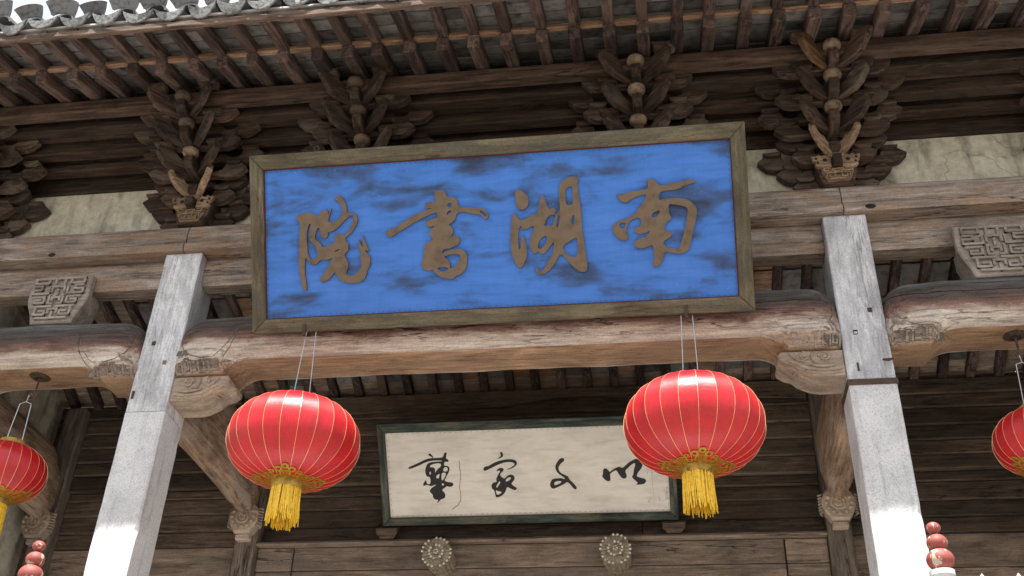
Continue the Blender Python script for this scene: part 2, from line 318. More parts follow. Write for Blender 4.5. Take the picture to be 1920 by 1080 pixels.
def one(name, mats, fn, parent=None, smooth=False, **k):
    bm = bmesh.new(); fn(bm); return obj(name, mesh(name, bm, mats, smooth), parent, **k)
def spiral(cx, cz, r0, r1, turns, y, n=22, start=0, sgn=1):
    out = []
    for i in range(n+1):
        t = i/n; a = start+sgn*turns*2*pi*t; r = r0+(r1-r0)*t
        out.append((cx+r*cos(a), y, cz+r*sin(a)))
    return out

BIG={'yuan':['-1125,657 -1111,665 -1084,670 -1058,674 -1035,674 -1015,659 -989,648 -983,668 -968,682 -950,686 -938,679 -934,665 -932,652 -923,689 -914,692 -919,670 -929,650 -935,626 -932,610 -906,613 -883,623 -865,634 -860,652 -852,669 -853,688 -863,714 -877,731 -897,735 -894,750 -879,759 -862,759 -849,750 -842,733 -831,712 -826,687 -827,659 -807,659 -787,656 -770,644 -763,621 -769,596 -784,569 -805,542 -828,527 -840,516 -836,496 -818,482 -825,465 -823,448 -836,435 -849,422 -832,392 -825,370 -828,348 -839,326 -840,315 -823,303 -800,304 -774,319 -756,344 -750,360 -755,388 -753,427 -756,444 -766,473 -761,511 -749,472 -737,454 -742,533 -731,510 -721,476 -702,441 -710,436 -722,442 -725,431 -705,413 -697,391 -701,357 -716,330 -726,297 -738,276 -761,263 -801,260 -841,263 -869,274 -886,295 -900,321 -908,328 -923,308 -932,292 -961,279 -984,275 -993,284 -986,300 -971,324 -953,349 -936,370 -923,397 -914,409 -941,401 -964,398 -990,401 -1004,382 -1022,374 -1042,377 -1061,396 -1070,422 -1076,406 -1080,367 -1078,310 -1070,260 -1071,234 -1095,234 -1100,278 -1110,318 -1115,369 -1114,436 -1110,503 -1106,560 -1097,604 -1111,628', '-1061,568 -1050,607 -1038,612 -1043,590 -1049,551 -1049,517 -1036,505 -1016,487 -1005,458 -1003,430 -1018,408 -1036,404 -1050,418 -1060,444 -1062,489 -1065,523', '-1018,526 -1009,565 -996,586 -989,582 -983,547 -972,526 -958,522 -942,528 -938,558 -922,556 -896,565 -866,591 -837,620 -813,639 -793,644 -788,634 -794,603 -809,573 -830,546 -845,536 -868,537 -888,544 -905,541 -900,525 -892,508 -909,495 -939,480 -968,467 -979,482 -987,499 -1010,515', '-906,444 -879,458 -875,452 -899,441'],
'shu':['-321,752 -303,754 -275,754 -261,745 -253,725 -248,711 -220,712 -201,703 -190,685 -186,653 -161,652 -127,645 -94,641 -61,640 -39,629 -23,609 -20,586 -36,572 -49,585 -68,603 -84,605 -117,614 -156,624 -190,623 -201,611 -205,589 -222,571 -249,557 -234,549 -220,529 -224,510 -236,487 -216,496 -194,489 -185,469 -193,445 -219,432 -250,423 -281,422 -292,396 -259,412 -225,419 -191,420 -167,410 -151,390 -146,359 -156,310 -180,281 -213,272 -222,259 -242,253 -270,259 -297,266 -322,281 -335,298 -346,315 -352,307 -374,307 -396,315 -407,335 -403,368 -390,406 -392,434 -383,455 -363,468 -343,472 -337,486 -353,501 -359,515 -352,537 -332,547 -321,556 -343,552 -366,553 -377,563 -379,577 -359,587 -331,597 -308,600 -307,630 -335,626 -369,613 -421,591 -478,561 -536,531 -571,506 -588,509 -604,521 -607,535 -586,551 -558,554 -517,580 -471,608 -425,630 -385,642 -340,656 -310,661 -351,655 -368,655 -376,672 -378,686 -350,691 -319,691 -316,707 -320,735', '-250,667 -241,679 -227,679 -224,654 -247,656', '-254,624 -241,637 -228,635 -233,625 -244,619 -252,610', '-282,379 -248,390 -215,391 -190,388 -187,373 -197,345 -217,322 -251,311 -242,331 -249,354 -266,371', '-319,322 -295,323 -273,323 -254,314 -262,305 -291,297 -310,306', '-71,628 -50,621 -34,604 -32,589 -46,597 -62,611'],
'hu':['131,702 138,730 150,733 175,717 197,695 208,668 201,637 186,620 162,615 145,622 136,638 136,670', '124,604 138,583 150,558 174,560 198,568 219,584 248,588 254,599 261,639 274,678 285,698 297,668 307,630 317,609 338,617 352,609 357,595 343,580 365,589 378,603 376,649 375,712 380,741 401,763 425,778 454,784 490,774 481,752 478,723 485,665 491,602 494,533 492,476 501,446 502,401 508,338 514,292 507,255 475,255 456,264 426,297 399,332 371,362 354,340 330,302 306,272 265,251 242,253 226,276 234,294 249,275 266,271 284,293 302,326 327,365 338,421 332,428 311,400 293,381 281,365 258,366 247,381 224,365 205,395 201,429 211,475 224,497 233,525 207,515 178,503 164,506 156,530 148,513 141,479 138,433 142,395 154,409 152,444 167,483 173,460 181,436 185,401 187,373 177,339 155,294 138,292 121,316 106,354 98,401 95,458 100,516 108,567', '408,711 449,737 449,673 450,627 418,626 412,635 410,676', '283,516 301,561 319,578 347,577 352,569 340,542 331,517 305,522', '358,552 367,575 376,568 368,529 357,501 353,518', '434,530 444,564 453,572 453,517 439,519', '380,399 415,423 456,446 464,437 465,391 459,338 434,339 412,349 393,370', '246,404 252,432 274,460 300,465 296,435 277,405 254,391'],
'nan':['855,739 874,741 897,736 912,719 917,702 962,704 1016,715 1069,722 1101,725 1119,716 1113,704 1089,702 1057,693 1019,676 982,673 929,670 920,656 913,621 942,627 985,630 1038,627 1079,610 1104,587 1117,557 1108,509 1092,451 1079,409 1068,361 1054,335 1022,324 980,329 933,342 927,321 914,279 892,264 868,262 863,276 876,307 872,345 873,383 839,371 807,364 783,369 770,386 774,405 799,419 831,426 843,436 864,462 838,449 803,441 779,453 769,467 786,480 810,489 818,510 807,535 772,527 748,514 736,488 731,450 743,423 729,413 703,414 677,435 659,465 655,487 672,511 703,525 746,539 773,548 796,574 824,607 847,647 848,660 810,652 783,645 753,625 734,620 713,626 698,645 683,668 720,668 763,676 812,682 860,689 861,719', '967,596 978,598 1025,587 1056,577 1068,560 1058,512 1044,454 1028,401 1016,364 997,352 965,356 940,368 926,383 933,401 963,415 977,431 970,447 939,457 937,476 952,500 979,517 969,536 965,555', '693,499 707,511 734,511 723,483 706,479', '871,537 880,555 896,562 921,566 909,545 895,530 879,529']}
SMALL={'shu_school':['-802,395 -768,409 -727,425 -681,446 -640,456 -590,455 -555,457 -546,489 -527,492 -532,469 -537,451 -519,439 -520,425 -542,428 -547,427 -554,400 -534,400 -517,391 -515,372 -525,350 -542,325 -550,308 -556,298 -536,288 -507,285 -493,274 -504,257 -524,254 -543,261 -559,246 -572,242 -575,229 -559,214 -555,192 -564,177 -589,170 -610,149 -618,148 -604,168 -629,169 -643,186 -642,206 -661,222 -660,237 -643,254 -623,263 -615,275 -632,268 -653,263 -682,275 -705,263 -701,285 -688,304 -680,299 -679,279 -657,274 -650,304 -658,329 -674,327 -682,344 -685,374 -674,403 -665,418 -642,427 -592,430 -565,431 -564,436 -596,438 -641,437 -682,426 -728,405 -795,382', '-657,485 -643,488 -629,472 -620,457 -628,458 -639,467 -652,472', '-643,412 -573,421 -573,396 -595,381 -611,362 -618,353 -615,387 -639,393 -652,390', '-554,388 -535,392 -526,379 -532,362 -552,360 -562,366', '-572,351 -547,355 -542,340 -555,316 -570,297 -577,311', '-614,327 -598,342 -585,346 -592,317 -605,312', '-657,358 -646,365 -645,348 -653,338', '-577,274 -569,284 -557,271 -571,262'],
'jia':['-166,479 -156,486 -145,471 -145,452 -161,442 -191,433 -163,452 -160,465', '-286,375 -270,387 -248,389 -222,405 -182,421 -138,430 -93,432 -64,425 -53,407 -59,390 -82,371 -112,363 -134,361 -102,372 -77,386 -68,400 -90,413 -134,412 -179,399 -224,378 -260,362 -280,355', '-199,350 -191,365 -170,376 -148,371 -147,356 -162,344 -176,325 -155,305 -145,300 -132,314 -109,328 -85,325 -75,307 -80,288 -103,264 -85,249 -62,233 -77,218 -101,229 -129,245 -137,230 -146,206 -172,182 -207,172 -214,188 -215,208 -221,225 -235,235 -236,263 -221,277 -198,279 -202,296 -196,313 -183,335 -168,355 -186,356', '-141,287 -126,304 -106,311 -99,303 -112,289 -132,279', '-205,247 -191,271 -178,286 -174,273 -187,256 -201,237', '-209,225 -195,217 -166,211 -181,197 -201,190 -208,208'],
'wen':['232,423 244,429 263,427 265,410 245,396 227,377 221,353 236,328 264,315 285,302 290,287 301,273 323,250 340,225 329,212 315,223 290,256 276,268 256,254 211,233 177,221 161,237 160,259 171,283 191,293 215,292 232,295 258,286 263,293 245,306 221,324 206,344 201,368 208,392', '187,255 194,271 223,275 240,272 227,257 193,245'],
'yi':['518,344 536,354 554,338 560,324 583,342 607,354 627,361 647,348 675,374 704,395 739,410 757,403 782,375 776,351 758,330 743,309 737,292 760,282 788,276 800,261 789,242 767,237 727,234 744,246 731,261 710,281 706,295 716,300 720,334 732,367 730,384 703,368 683,349 663,333 671,306 673,287 656,277 637,285 619,312 606,339 587,330 562,314 565,285 562,265 540,264 518,286 509,298 517,315']}

# ================================================================ setting
def f_ground(bm):
    vs = [bm.verts.new(p) for p in ((-400,-400,0),(400,-400,0),(400,400,0),(-400,400,0))]; bm.faces.new(vs)
struct(one('ground', 'ground', f_ground))
struct(one('porch_floor', 'granite', lambda bm: box(bm, -5.8, 5.8, -.75, 6.0, .004, .30, .01)))

# ================================================================ the hall
hall = obj('timber_hall', None)
tag(hall, 'old timber hall with carved brackets under tiled eaves and pale square posts', 'building')

# ---- columns: granite shaft below, whitewashed timber above
CW = .1214
col_me = None
def worn_shaft(bm, hw, z0, z1, step, c0, c1, seed):
    """square shaft whose arrises are chipped unevenly along the height"""
    rs = random.Random(seed); n = int((z1-z0)/step); rings = []
    ch = [rs.uniform(c0, c1) for _ in range(4)]
    for i in range(n+1):
        z = z0+(z1-z0)*i/n; ring = []
        for k, (sx, sy) in enumerate(((-1, -1), (1, -1), (1, 1), (-1, 1))):
            ch[k] = min(c1, max(c0, ch[k]+rs.uniform(-.4, .4)*(c1-c0))); c = ch[k]*(2.2 if rs.random() < .05 else 1)
            w = hw+rs.uniform(-.0004, .0004)
            a, b = (sx*w, sy*(w-c)), (sx*(w-c), sy*w)
            ring += [b, a] if k in (1, 3) else [a, b]
        rings.append([bm.verts.new((x, y, z)) for x, y in ring])
    for A, B in zip(rings, rings[1:]):
        for k in range(8): bm.faces.new((A[k], A[(k+1) % 8], B[(k+1) % 8], B[k]))
    bm.faces.new(list(reversed(rings[0]))); bm.faces.new(rings[-1])
def f_shaft(bm): worn_shaft(bm, CW, .30, 4.372, .05, .003, .009, 4)
def f_post(bm): worn_shaft(bm, CW-.001, 4.376, 5.478, .04, .003, .010, 9)
bm = bmesh.new(); f_shaft(bm); shaft_me = mesh('column', bm, 'granite')
bm = bmesh.new(); f_post(bm); post_me = mesh('timber_post', bm, 'white_wood')
for x in (-3.55, -2, 2, 3.55):
    c = obj('column', shaft_me, hall, (x, 0, 0)); obj('timber_post', post_me, c)
    one('stone_base', 'granite', lambda bm: lathe(bm, [(.2, .30), (.22, .36), (.22, .42), (.18, .50), (.15, .52)], 20), c, 30)
    if abs(x) == 2:
        for hx, hz, mt in (((-.053, 4.829, 'iron'), (.044, 4.694, 'carved_grey')) if x < 0 else ((.05, 4.83, 'iron'), (-.044, 4.693, 'dark'))):
            one('peg', mt, lambda bm: box(bm, hx-.012, hx+.012, -CW-.003, -CW+.02, hz-.014, hz+.014, .002), c)  # the dark one is no peg: it paints the shade of a mortise hole
            if mt == 'dark': one('peg', 'white_wood', lambda bm: box(bm, hx-.009, hx+.009, -CW-.005, -CW+.02, hz-.011, hz+.003, .002), c)  # the dark square round it paints the shade of its mortise hole
    if x == 2:
        def f_band(bm):
            t = .006
            for a in ((-CW-t, CW+t, -CW-t, -CW+.0005), (-CW-t, CW+t, CW-.0005, CW+t), (-CW-t, -CW+.0005, -CW, CW), (CW-.0005, CW+t, -CW, CW)): box(bm, *a, 4.372, 4.405)
        one('iron_band', 'iron', f_band, c)
        one('spike', 'iron', lambda bm: tube(bm, [(.125, -.125, 4.52), (.09, -.15, 4.50), (.062, -.17, 4.49)], [.004, .009, .006], 6), c)
        one('spike', 'iron', lambda bm: box(bm, -.065, -.055, -CW-.006, -CW+.01, 4.455, 4.505, .002), c)
    if x == -2: one('spike', 'iron', lambda bm: box(bm, -.108, -.094, -CW-.006, -CW+.01, 4.46, 4.51, .002), c)

# ---- moon beams
def sm(t): t = max(0, min(1, t)); return t*t*(3-2*t)
def beam_fn(x0, x1, le, drop):
    """returns zb(x), zt(x), bulge(x)"""
    def e(x): return min(x-x0, x1-x)
    zb = lambda x: 4.690 - drop*max(0, min(1, (le+.12-e(x))/.17))**2.4
    zt = lambda x: 5.003 + .012*sm((e(x)-.3)/.8) - .16*(1-math.sqrt(max(0, 1-(max(0, .155-e(x))/.16)**2)))
    bu = lambda x: .62+.38*math.sqrt(max(0, 1-(max(0, .15-e(x))/.15)**2))
    return zb, zt, bu
PROF = [(0.0, .60), (.035, .72), (.14, .90), (.28, 1.0), (.46, 1.0), (.64, .97), (.80, .87), (.91, .70), (.97, .48), (1.0, .20)]
def f_surf(fn, x, z):
    zb, zt, bu = fn; t = (z-zb(x))/(zt(x)-zb(x)); t = max(0, min(1, t))
    for (a, ya), (b, yb) in zip(PROF, PROF[1:]):
        if t <= b: return -.205*bu(x)*(ya+(yb-ya)*(t-a)/(b-a))
    return -.05
def moon_beam(name, x0, x1, le, drop):
    fn = beam_fn(x0, x1, le, drop); zb, zt, bu = fn
    bm = bmesh.new(); rings = []
    xs = [x0+(x1-x0)*i/60 for i in range(61)]
    xs = sorted(set(xs+[x0+.02*i for i in range(1, 28)]+[x1-.02*i for i in range(1, 28)]))
    for x in xs:
        h = zt(x)-zb(x); wob = .004*sin(x*7.1)+.003*sin(x*17+1)
        ring = [(-.205*bu(x)*k+(wob if i else 0), zb(x)+h*t) for i, (t, k) in enumerate(PROF)]
        ring += [(-y, z) for y, z in reversed(ring)]
        rings.append([bm.verts.new((x, y, z)) for y, z in ring])
    n = len(rings[0])
    for a, b in zip(rings, rings[1:]):
        for k in range(n):
            f = bm.faces.new((a[k], a[(k+1) % n], b[(k+1) % n], b[k]))
            if k == n-1: f.material_index = 1
            f.smooth = k != n-1
    bm.faces.new(rings[0]); bm.faces.new(list(reversed(rings[-1])))
    bmesh.ops.recalc_face_normals(bm, faces=bm.faces[:])
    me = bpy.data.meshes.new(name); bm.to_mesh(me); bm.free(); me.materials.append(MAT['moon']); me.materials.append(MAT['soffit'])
    me.set_sharp_from_angle(angle=radians(40))
    return obj(name, me, hall), fn
def beam_carving(o, fn, xc, s, side):
    """relief near the beam end at column face xc; s = +1 if the beam runs towards +x from it"""
    P = lambda d, z, k=0.0: (xc+s*d, f_surf(fn, xc+s*d, z)-k, z)
    def f_line(bm):      # outline of cheek and tusk: darker tubes paint the shade of grooves
        up = [(.025, 4.85), (.032, 4.79), (.06, 4.73), (.11, 4.692), (.175, 4.676), (.235, 4.68)]
        tube(bm, [P(d, z, -.0012) for d, z in up], [.0015]+[.0032]*(len(up)-2)+[.002], 5)
        for tk in ([(.235, 4.672), (.275, 4.70), (.315, 4.745), (.345, 4.80), (.366, 4.86)], [(.262, 4.655), (.312, 4.69), (.345, 4.745), (.362, 4.80), (.370, 4.86)],
                   [(.262, 4.655), (.292, 4.648), (.302, 4.628), (.33, 4.616)]):
            tube(bm, [P(d, z, -.0014) for d, z in tk], [.0015]+[.0028]*(len(tk)-2)+[.001], 5)
    one('groove_shade_line', 'post', f_line, o)
    def f_shade_strip(bm):  # darker sheet on the surface, painted as shade behind the fret bars
        ds = [.008+.0275*i for i in range(11)]; zs = [4.612, 4.635, 4.66]
        G = [[bm.verts.new(P(d, z, .0015)) for z in zs] for d in ds]
        for A, B in zip(G, G[1:]):
            for k in range(2): bm.faces.new((A[k], A[k+1], B[k+1], B[k]))
    one('fret_shade', 'post', f_shade_strip, o)
    def f_fret(bm):
        def bar(d0, z0, d1, z1, w_=.0062):
            tube(bm, [P(d0, z0, .002), P((d0+d1)/2, (z0+z1)/2, .002), P(d1, z1, .002)], w_, 4)
        rs = random.Random(int(abs(xc)*1000)+int(s > 0))
        d = .014
        while d < .255:
            w_ = rs.uniform(.026, .046); k = rs.randrange(4); zl, zh = 4.608+rs.uniform(-.003, .004), 4.662+rs.uniform(-.006, .012)
            if k == 0: bar(d, zl, d, zh); bar(d, zh, d+w_, zh); bar(d+w_, zh, d+w_, zl+.014); bar(d+w_, zl+.014, d+w_*.4, zl+.014); bar(d+w_*.4, zl+.014, d+w_*.4, zh-.02)
            elif k == 1: bar(d, zl, d+w_, zl); bar(d+w_, zl, d+w_, zh); bar(d, zh-.012, d+w_*.6, zh-.012); bar(d, zl, d, zh-.012)
            elif k == 2: bar(d, zh, d+w_, zh-.006); bar(d+w_*.5, zl, d+w_*.5, zh, .009); bar(d, zl+.012, d+w_, zl+.006)
            else: bar(d, zl, d, zh); bar(d+.012, zl+.010, d+w_, zl+.012, .009); bar(d+.010, zh-.012, d+w_-.004, zh-.014, .009)
            d += w_+.014
        for i in range(7):
            d = .010+.011*i; bar(d, 4.675+.05*rs.random(), d+.018, 4.685+.05*rs.random(), .006)
    one('fret_carving', 'beam_carve', f_fret, o, 40)
CORB = [(0, 4.596), (.325, 4.596), (.342, 4.565), (.338, 4.53), (.305, 4.495), (.262, 4.475), (.235, 4.435), (.195, 4.405), (.165, 4.385), (.12, 4.374), (0, 4.374)]
CORB = [(a, 4.596-(4.596-z)*.70) for a, z in CORB]
def corbel(parent, xc, s):
    K = lambda z: 4.596-(4.596-z)*.70
    def f(bm):
        prism(bm, [(xc+s*a, z) for a, z in CORB], -.112, .105, 'Y', .006)
        y = -.115
        for cx, cz, r, st in ((.10, 4.555, .030, 0), (.205, 4.56, .025, 1.2)):
            tube(bm, [(xc+s*(px-0), py, pz) for px, py, pz in spiral(cx, cz, r, .010, 1.5, y, 24, st)], .0085, 6)
            lathe(bm, [(.001, 0), (.011, .004), (.015, .014)], 12, Matrix.Translation((xc+s*cx, y-.014, cz)) @ Matrix.Rotation(-pi/2, 4, 'X'))
        for pts in ([(.02, 4.43), (.07, 4.418), (.13, 4.42), (.19, 4.435), (.225, 4.465), (.25, 4.49), (.30, 4.515)],
                    [(.05, 4.46), (.10, 4.452), (.15, 4.462), (.185, 4.475)], [(.16, 4.58), (.165, 4.53), (.15, 4.49), (.12, 4.47)],
                    [(.28, 4.585), (.265, 4.55), (.24, 4.515), (.205, 4.50)], [(.02, 4.405), (.09, 4.394), (.15, 4.40), (.2, 4.42)]):
            tube(bm, [(xc+s*a, y, K(z)) for a, z in pts], [.005]+[.0105]*(len(pts)-2)+[.004], 6)
        for i in range(9):        # pierced underside carving
            t = i/8; a = .10+.22*t; z = K(4.378+.16*t**1.5)
            tube(bm, [(xc+s*a, -.07+.03*sin(i*2.1), z-.004), (xc+s*(a+.02), -.02+.03*cos(i), z+.004), (xc+s*(a+.005), .05, z)], [.004, .01, .004], 5)
    one('corbel', 'carved', f, parent, 35)

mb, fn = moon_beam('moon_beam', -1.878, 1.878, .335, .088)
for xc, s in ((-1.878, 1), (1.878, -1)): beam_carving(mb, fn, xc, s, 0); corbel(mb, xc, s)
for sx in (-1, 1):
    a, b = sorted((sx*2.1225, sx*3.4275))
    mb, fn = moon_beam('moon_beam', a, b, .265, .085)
    for xc, s in ((a, 1), (b, -1)): beam_carving(mb, fn, xc, s, 0)
    def f_rose(bm):       # iron plate the lantern hook passes through
        prof = [(.001, 0), (.028, -.004), (.03, -.012), (.055, -.006), (.062, .0)]
        lathe(bm, prof, 22, Matrix.Translation((sx*2.79, -.02, 4.690)))
    one('hook_plate', 'iron', f_rose, mb, 30)
    tube_pts = [(sx*2.79, -.02, 4.688), (sx*2.79, -.02, 4.60), (sx*2.785, -.02, 4.575), (sx*2.77, -.02, 4.57)]
    one('hook', 'iron', lambda bm: tube(bm, tube_pts, .006, 6), mb)

# ---- tie beams and plate beams
for a, b in ((-3.43, -2.1225), (-1.8775, 1.8775), (2.1225, 3.43)):
    def f(bm): prism(bm, [(-.045, 5.275), (-.058, 5.30), (-.062, 5.38), (-.058, 5.455), (-.045, 5.4785), (.06, 5.4785), (.06, 5.275)], a, b, 'X', .004)
    one('tie_beam', 'tie', f, hall)
for a, b in ((-5.6, -2.003), (-1.998, 1.998), (2.003, 5.6)):
    one('plate_beam', 'tie', lambda bm: prism(bm, [(-.150, 5.484), (-.154, 5.50), (-.154, 5.535), (-.146, 5.546), (.12, 5.546), (.12, 5.484)], a, b, 'X', .003), hall)
    one('plate_beam', 'tie', lambda bm: prism(bm, [(-.128, 5.549), (-.138, 5.575), (-.140, 5.63), (-.132, 5.675), (-.118, 5.69), (.12, 5.69), (.12, 5.549)], a, b, 'X', .003), hall)
# knots
for x, z, r in ((2.15, 5.49, .03), (-2.88, 5.487, .025)):
    one('knot', 'dark', lambda bm: lathe(bm, [(.001, .003), (r*.6, .003), (r, .0)], 14, Matrix.Translation((x, -.1545, z+.02)) @ Matrix.Rotation(pi/2, 4, 'X') @ Matrix.Scale(.6, 4, (0, 1, 0))), hall)

# ---- carved blocks standing on the side beams
for sx in (-1, 1):
    xc = sx*2.775
    def f(bm):
        prism(bm, [(xc-.135, 5.015), (xc+.135, 5.015), (xc+.15, 5.07), (xc+.19, 5.16), (xc+.20, 5.20), (xc+.195, 5.36), (xc-.195, 5.36), (xc-.20, 5.20), (xc-.19, 5.16), (xc-.15, 5.07)], -.115, -.064, 'Y', .008)
        prism(bm, [(xc-.12, 5.012), (xc+.12, 5.012), (xc+.17, 5.18), (xc+.17, 5.272), (xc-.17, 5.272), (xc-.17, 5.18)], -.0645, .09, 'Y', .01)
    blk = one('carved_block', 'carved_grey', f, hall)
    def f2(bm):
        y = -.119
        def seg(pts, m=1):
            for q in ((1, -1) if m else (1,)):
                for (x0, z0), (x1, z1) in zip(pts, pts[1:]):
                    X0, X1 = sorted((xc+q*x0, xc+q*x1)); Z0, Z1 = sorted((z0, z1)); h = .0075
                    box(bm, X0-h, X1+h, y-.014+random.uniform(-.002, .002), y+.006, Z0-h, Z1+h, .002)
        seg([(0, 5.335), (.16, 5.335), (.16, 5.30), (.075, 5.30), (.075, 5.32)])
        seg([(.16, 5.28), (.11, 5.28), (.11, 5.255), (.165, 5.255), (.165, 5.225), (.06, 5.225), (.06, 5.27)])
        seg([(.03, 5.335), (.03, 5.285)]); seg([(0, 5.275), (.04, 5.275), (.04, 5.24)]); seg([(0, 5.25), (0, 5.215)], 0)
        seg([(.155, 5.20), (.075, 5.20), (.075, 5.155), (.135, 5.155), (.135, 5.178), (.10, 5.178)])
        seg([(.045, 5.21), (.045, 5.15), (.02, 5.15)]); seg([(0, 5.195), (.025, 5.195), (.025, 5.175)])
        seg([(.13, 5.13), (.02, 5.13)]); seg([(.115, 5.115), (.115, 5.07), (.05, 5.07), (.05, 5.095), (.085, 5.095)])
        seg([(0, 5.11), (.03, 5.11), (.03, 5.085)]); seg([(.10, 5.045), (0, 5.045)]); seg([(0, 5.085), (0, 5.05)], 0)
    one('fret_carving', 'carved_grey', f2, blk)

# ---- plaster wall behind the brackets
for a, b in ((-5.6, -2.0), (-1.998, 1.998), (2.0, 5.6)):
    one('plaster_panel', 'plaster', lambda bm: box(bm, a, b, .0, .10, 5.692, 6.20), hall)

# ---- stepped eave boards
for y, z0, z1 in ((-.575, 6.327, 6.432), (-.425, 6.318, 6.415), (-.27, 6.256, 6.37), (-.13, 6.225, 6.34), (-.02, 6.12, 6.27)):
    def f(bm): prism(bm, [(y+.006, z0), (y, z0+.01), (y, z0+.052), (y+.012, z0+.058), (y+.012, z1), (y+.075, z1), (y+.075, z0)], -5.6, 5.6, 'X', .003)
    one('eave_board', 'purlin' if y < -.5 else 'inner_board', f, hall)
for y0, y1, z in ((-.50, -.425, 6.40), (-.35, -.27, 6.355), (-.195, -.13, 6.325), (-.055, -.02, 6.255)): one('soffit_board', 'purlin', lambda bm: box(bm, -5.6, 5.6, y0, y1, z, z+.02, .003), hall)

# ---- bracket sets
def arm_profile(h, lo=.085):
    half = [(0, 0), (h-.20, 0), (h-.14, -.012), (h-.085, -.012), (h-.045, .002), (h, .052), (h-.004, .062), (h-.060, .104), (h-.140, .104), (h-.140, .086), (h-.160, .044), (h-.185, .034), (h-.218, .034), (h-.240, .050), (h-.252, .068), (0, .068)]
    return half+[(-x, z) for x, z in reversed(half[1:-1])]
def arm_mesh(h):
    bm = bmesh.new(); prism(bm, arm_profile(h), -.026, .026, 'Y', .004); return mesh('lateral_arm', bm, 'bracket')
ARM = {h: arm_mesh(h) for h in (.255, .33, .43)}
bm = bmesh.new(); prism(bm, [(-.066, .034), (.066, .034), (.058, .012), (.036, 0), (-.036, 0), (-.058, .012)], -.040, .040, 'Y', .003); CAP = mesh('cap_block', bm, 'bracket')
def fwd_mesh(L):
    bm = bmesh.new(); prism(bm, [(.06, 0), (.06, .088), (-L, .088), (-L-.03, .07), (-L-.03, .03), (-L+.01, .0)], -.030, .030, 'X', .005); return mesh('forward_arm', bm, 'bracket_y', 35)
bm = bmesh.new(); lathe(bm, [(.030, 0), (.044, .006), (.053, .022), (.053, .05), (.045, .058)], 14)
for v in bm.verts:
    a = math.atan2(v.co.y, v.co.x); k = 1+.05*sin(a*7); v.co.x *= k; v.co.y *= k
BOSS = mesh('boss', bm, 'boss', 45)
bm = bmesh.new(); prism(bm, [(0, 0), (.10, -.008), (.16, -.012), (.21, .006), (.262, .062), (.272, .080), (.268, .126), (.170, .126), (.120, .084), (.100, .076), (.080, .076), (.064, .090), (0, .090)], -.022, .022, 'Y', .004); BLADE = mesh('diagonal_arm', bm, 'bracket')
BLADE_LIT = BLADE.copy(); BLADE_LIT.materials[0] = MAT['warm_lit_wood']  # copy of the arm with the warm light painted in
bm = bmesh.new(); prism(bm, [(0, -.03), (.06, -.028), (.11, -.005), (.15, .03), (.185, .08), (.178, .125), (.150, .132), (.140, .112), (.155, .095), (.135, .07), (.10, .062), (.085, .075), (.06, .05), (0, .05)], -.020, .020, 'Y', .006); HORN = mesh('horn_arm', bm, 'bracket_pale', 35)
ROWS = {0: (-.20, 6.022, 5.88), 1: (-.335, 6.147, 6.005), 2: (-.47, 6.272, 6.13), 3: (-.59, 6.39, 6.25)}     # jump: (y, z of its lateral arms, z of its forward arm)
FWD = {j: fwd_mesh(-ROWS[j][0]) for j in (0, 1, 2, 3)}
bm = bmesh.new(); prism(bm, [(-.085, 5.692), (.085, 5.692), (.10, 5.73), (.115, 5.80), (.115, 5.90), (-.115, 5.90), (-.115, 5.80), (-.10, 5.73)], -.16, .02, 'Y', .006); BASE = mesh('bracket_set', bm, 'bracket', 35)
def f_mask(bm):
    y = -.175
    prism(bm, [(-.062, 5.70), (.062, 5.70), (.088, 5.755), (.092, 5.79), (-.092, 5.79), (-.088, 5.755)], y, -.155, 'Y', .004)
    for q in (1, -1):
        for pts in ([(0, 5.78), (.03, 5.78), (.03, 5.765)], [(.045, 5.785), (.08, 5.785), (.08, 5.765), (.055, 5.765)], [(0, 5.75), (.07, 5.75)], [(.02, 5.765), (.02, 5.72), (.05, 5.72), (.05, 5.738)], [(.065, 5.75), (.065, 5.725)], [(0, 5.708), (.05, 5.708)]):
            for (x0, z0), (x1, z1) in zip(pts, pts[1:]):
                X0, X1 = sorted((q*x0, q*x1)); Z0, Z1 = sorted((z0, z1)); h = .0045
                box(bm, X0-h, X1+h, y-.012+random.uniform(-.0015, .0015), y+.002, Z0-h, Z1+h, .0015)
    # ears; dark discs below paint the shade of their eye holes
    for q in (1, -1):
        ear = [(.03, 5.795), (.088, 5.793), (.112, 5.80), (.125, 5.815), (.115, 5.83), (.135, 5.85), (.142, 5.885), (.115, 5.88), (.095, 5.895), (.08, 5.88), (.055, 5.895), (.03, 5.89)]
        prism(bm, [(q*a, z) for a, z in ear], y-.012, -.158, 'Y', .004)
    box(bm, -.05, .05, -.20, -.158, 5.86, 5.91, .006)
bm = bmesh.new(); f_mask(bm); MASK = mesh('carved_mask', bm, 'bracket_pale')
bm = bmesh.new(); box(bm, -.026, .026, -.235, -.16, 5.79, 5.858, .006); NOSE = mesh('nose_block', bm, 'bracket')
def f_eye_shade(bm):  # dark discs painted as the shade inside the eye holes
    for q in (1, -1):
        for a, z, r in ((.066, 5.845, .013), (.115, 5.858, .008), (.108, 5.827, .007)):
            lathe(bm, [(.001, .004), (r*.8, .004), (r, 0)], 10, Matrix.Translation((q*a, -.1895, z)) @ Matrix.Rotation(pi/2, 4, 'X'))
bm = bmesh.new(); f_eye_shade(bm); EYE_SHADE = mesh('eye_hole_shade', bm, 'dark')
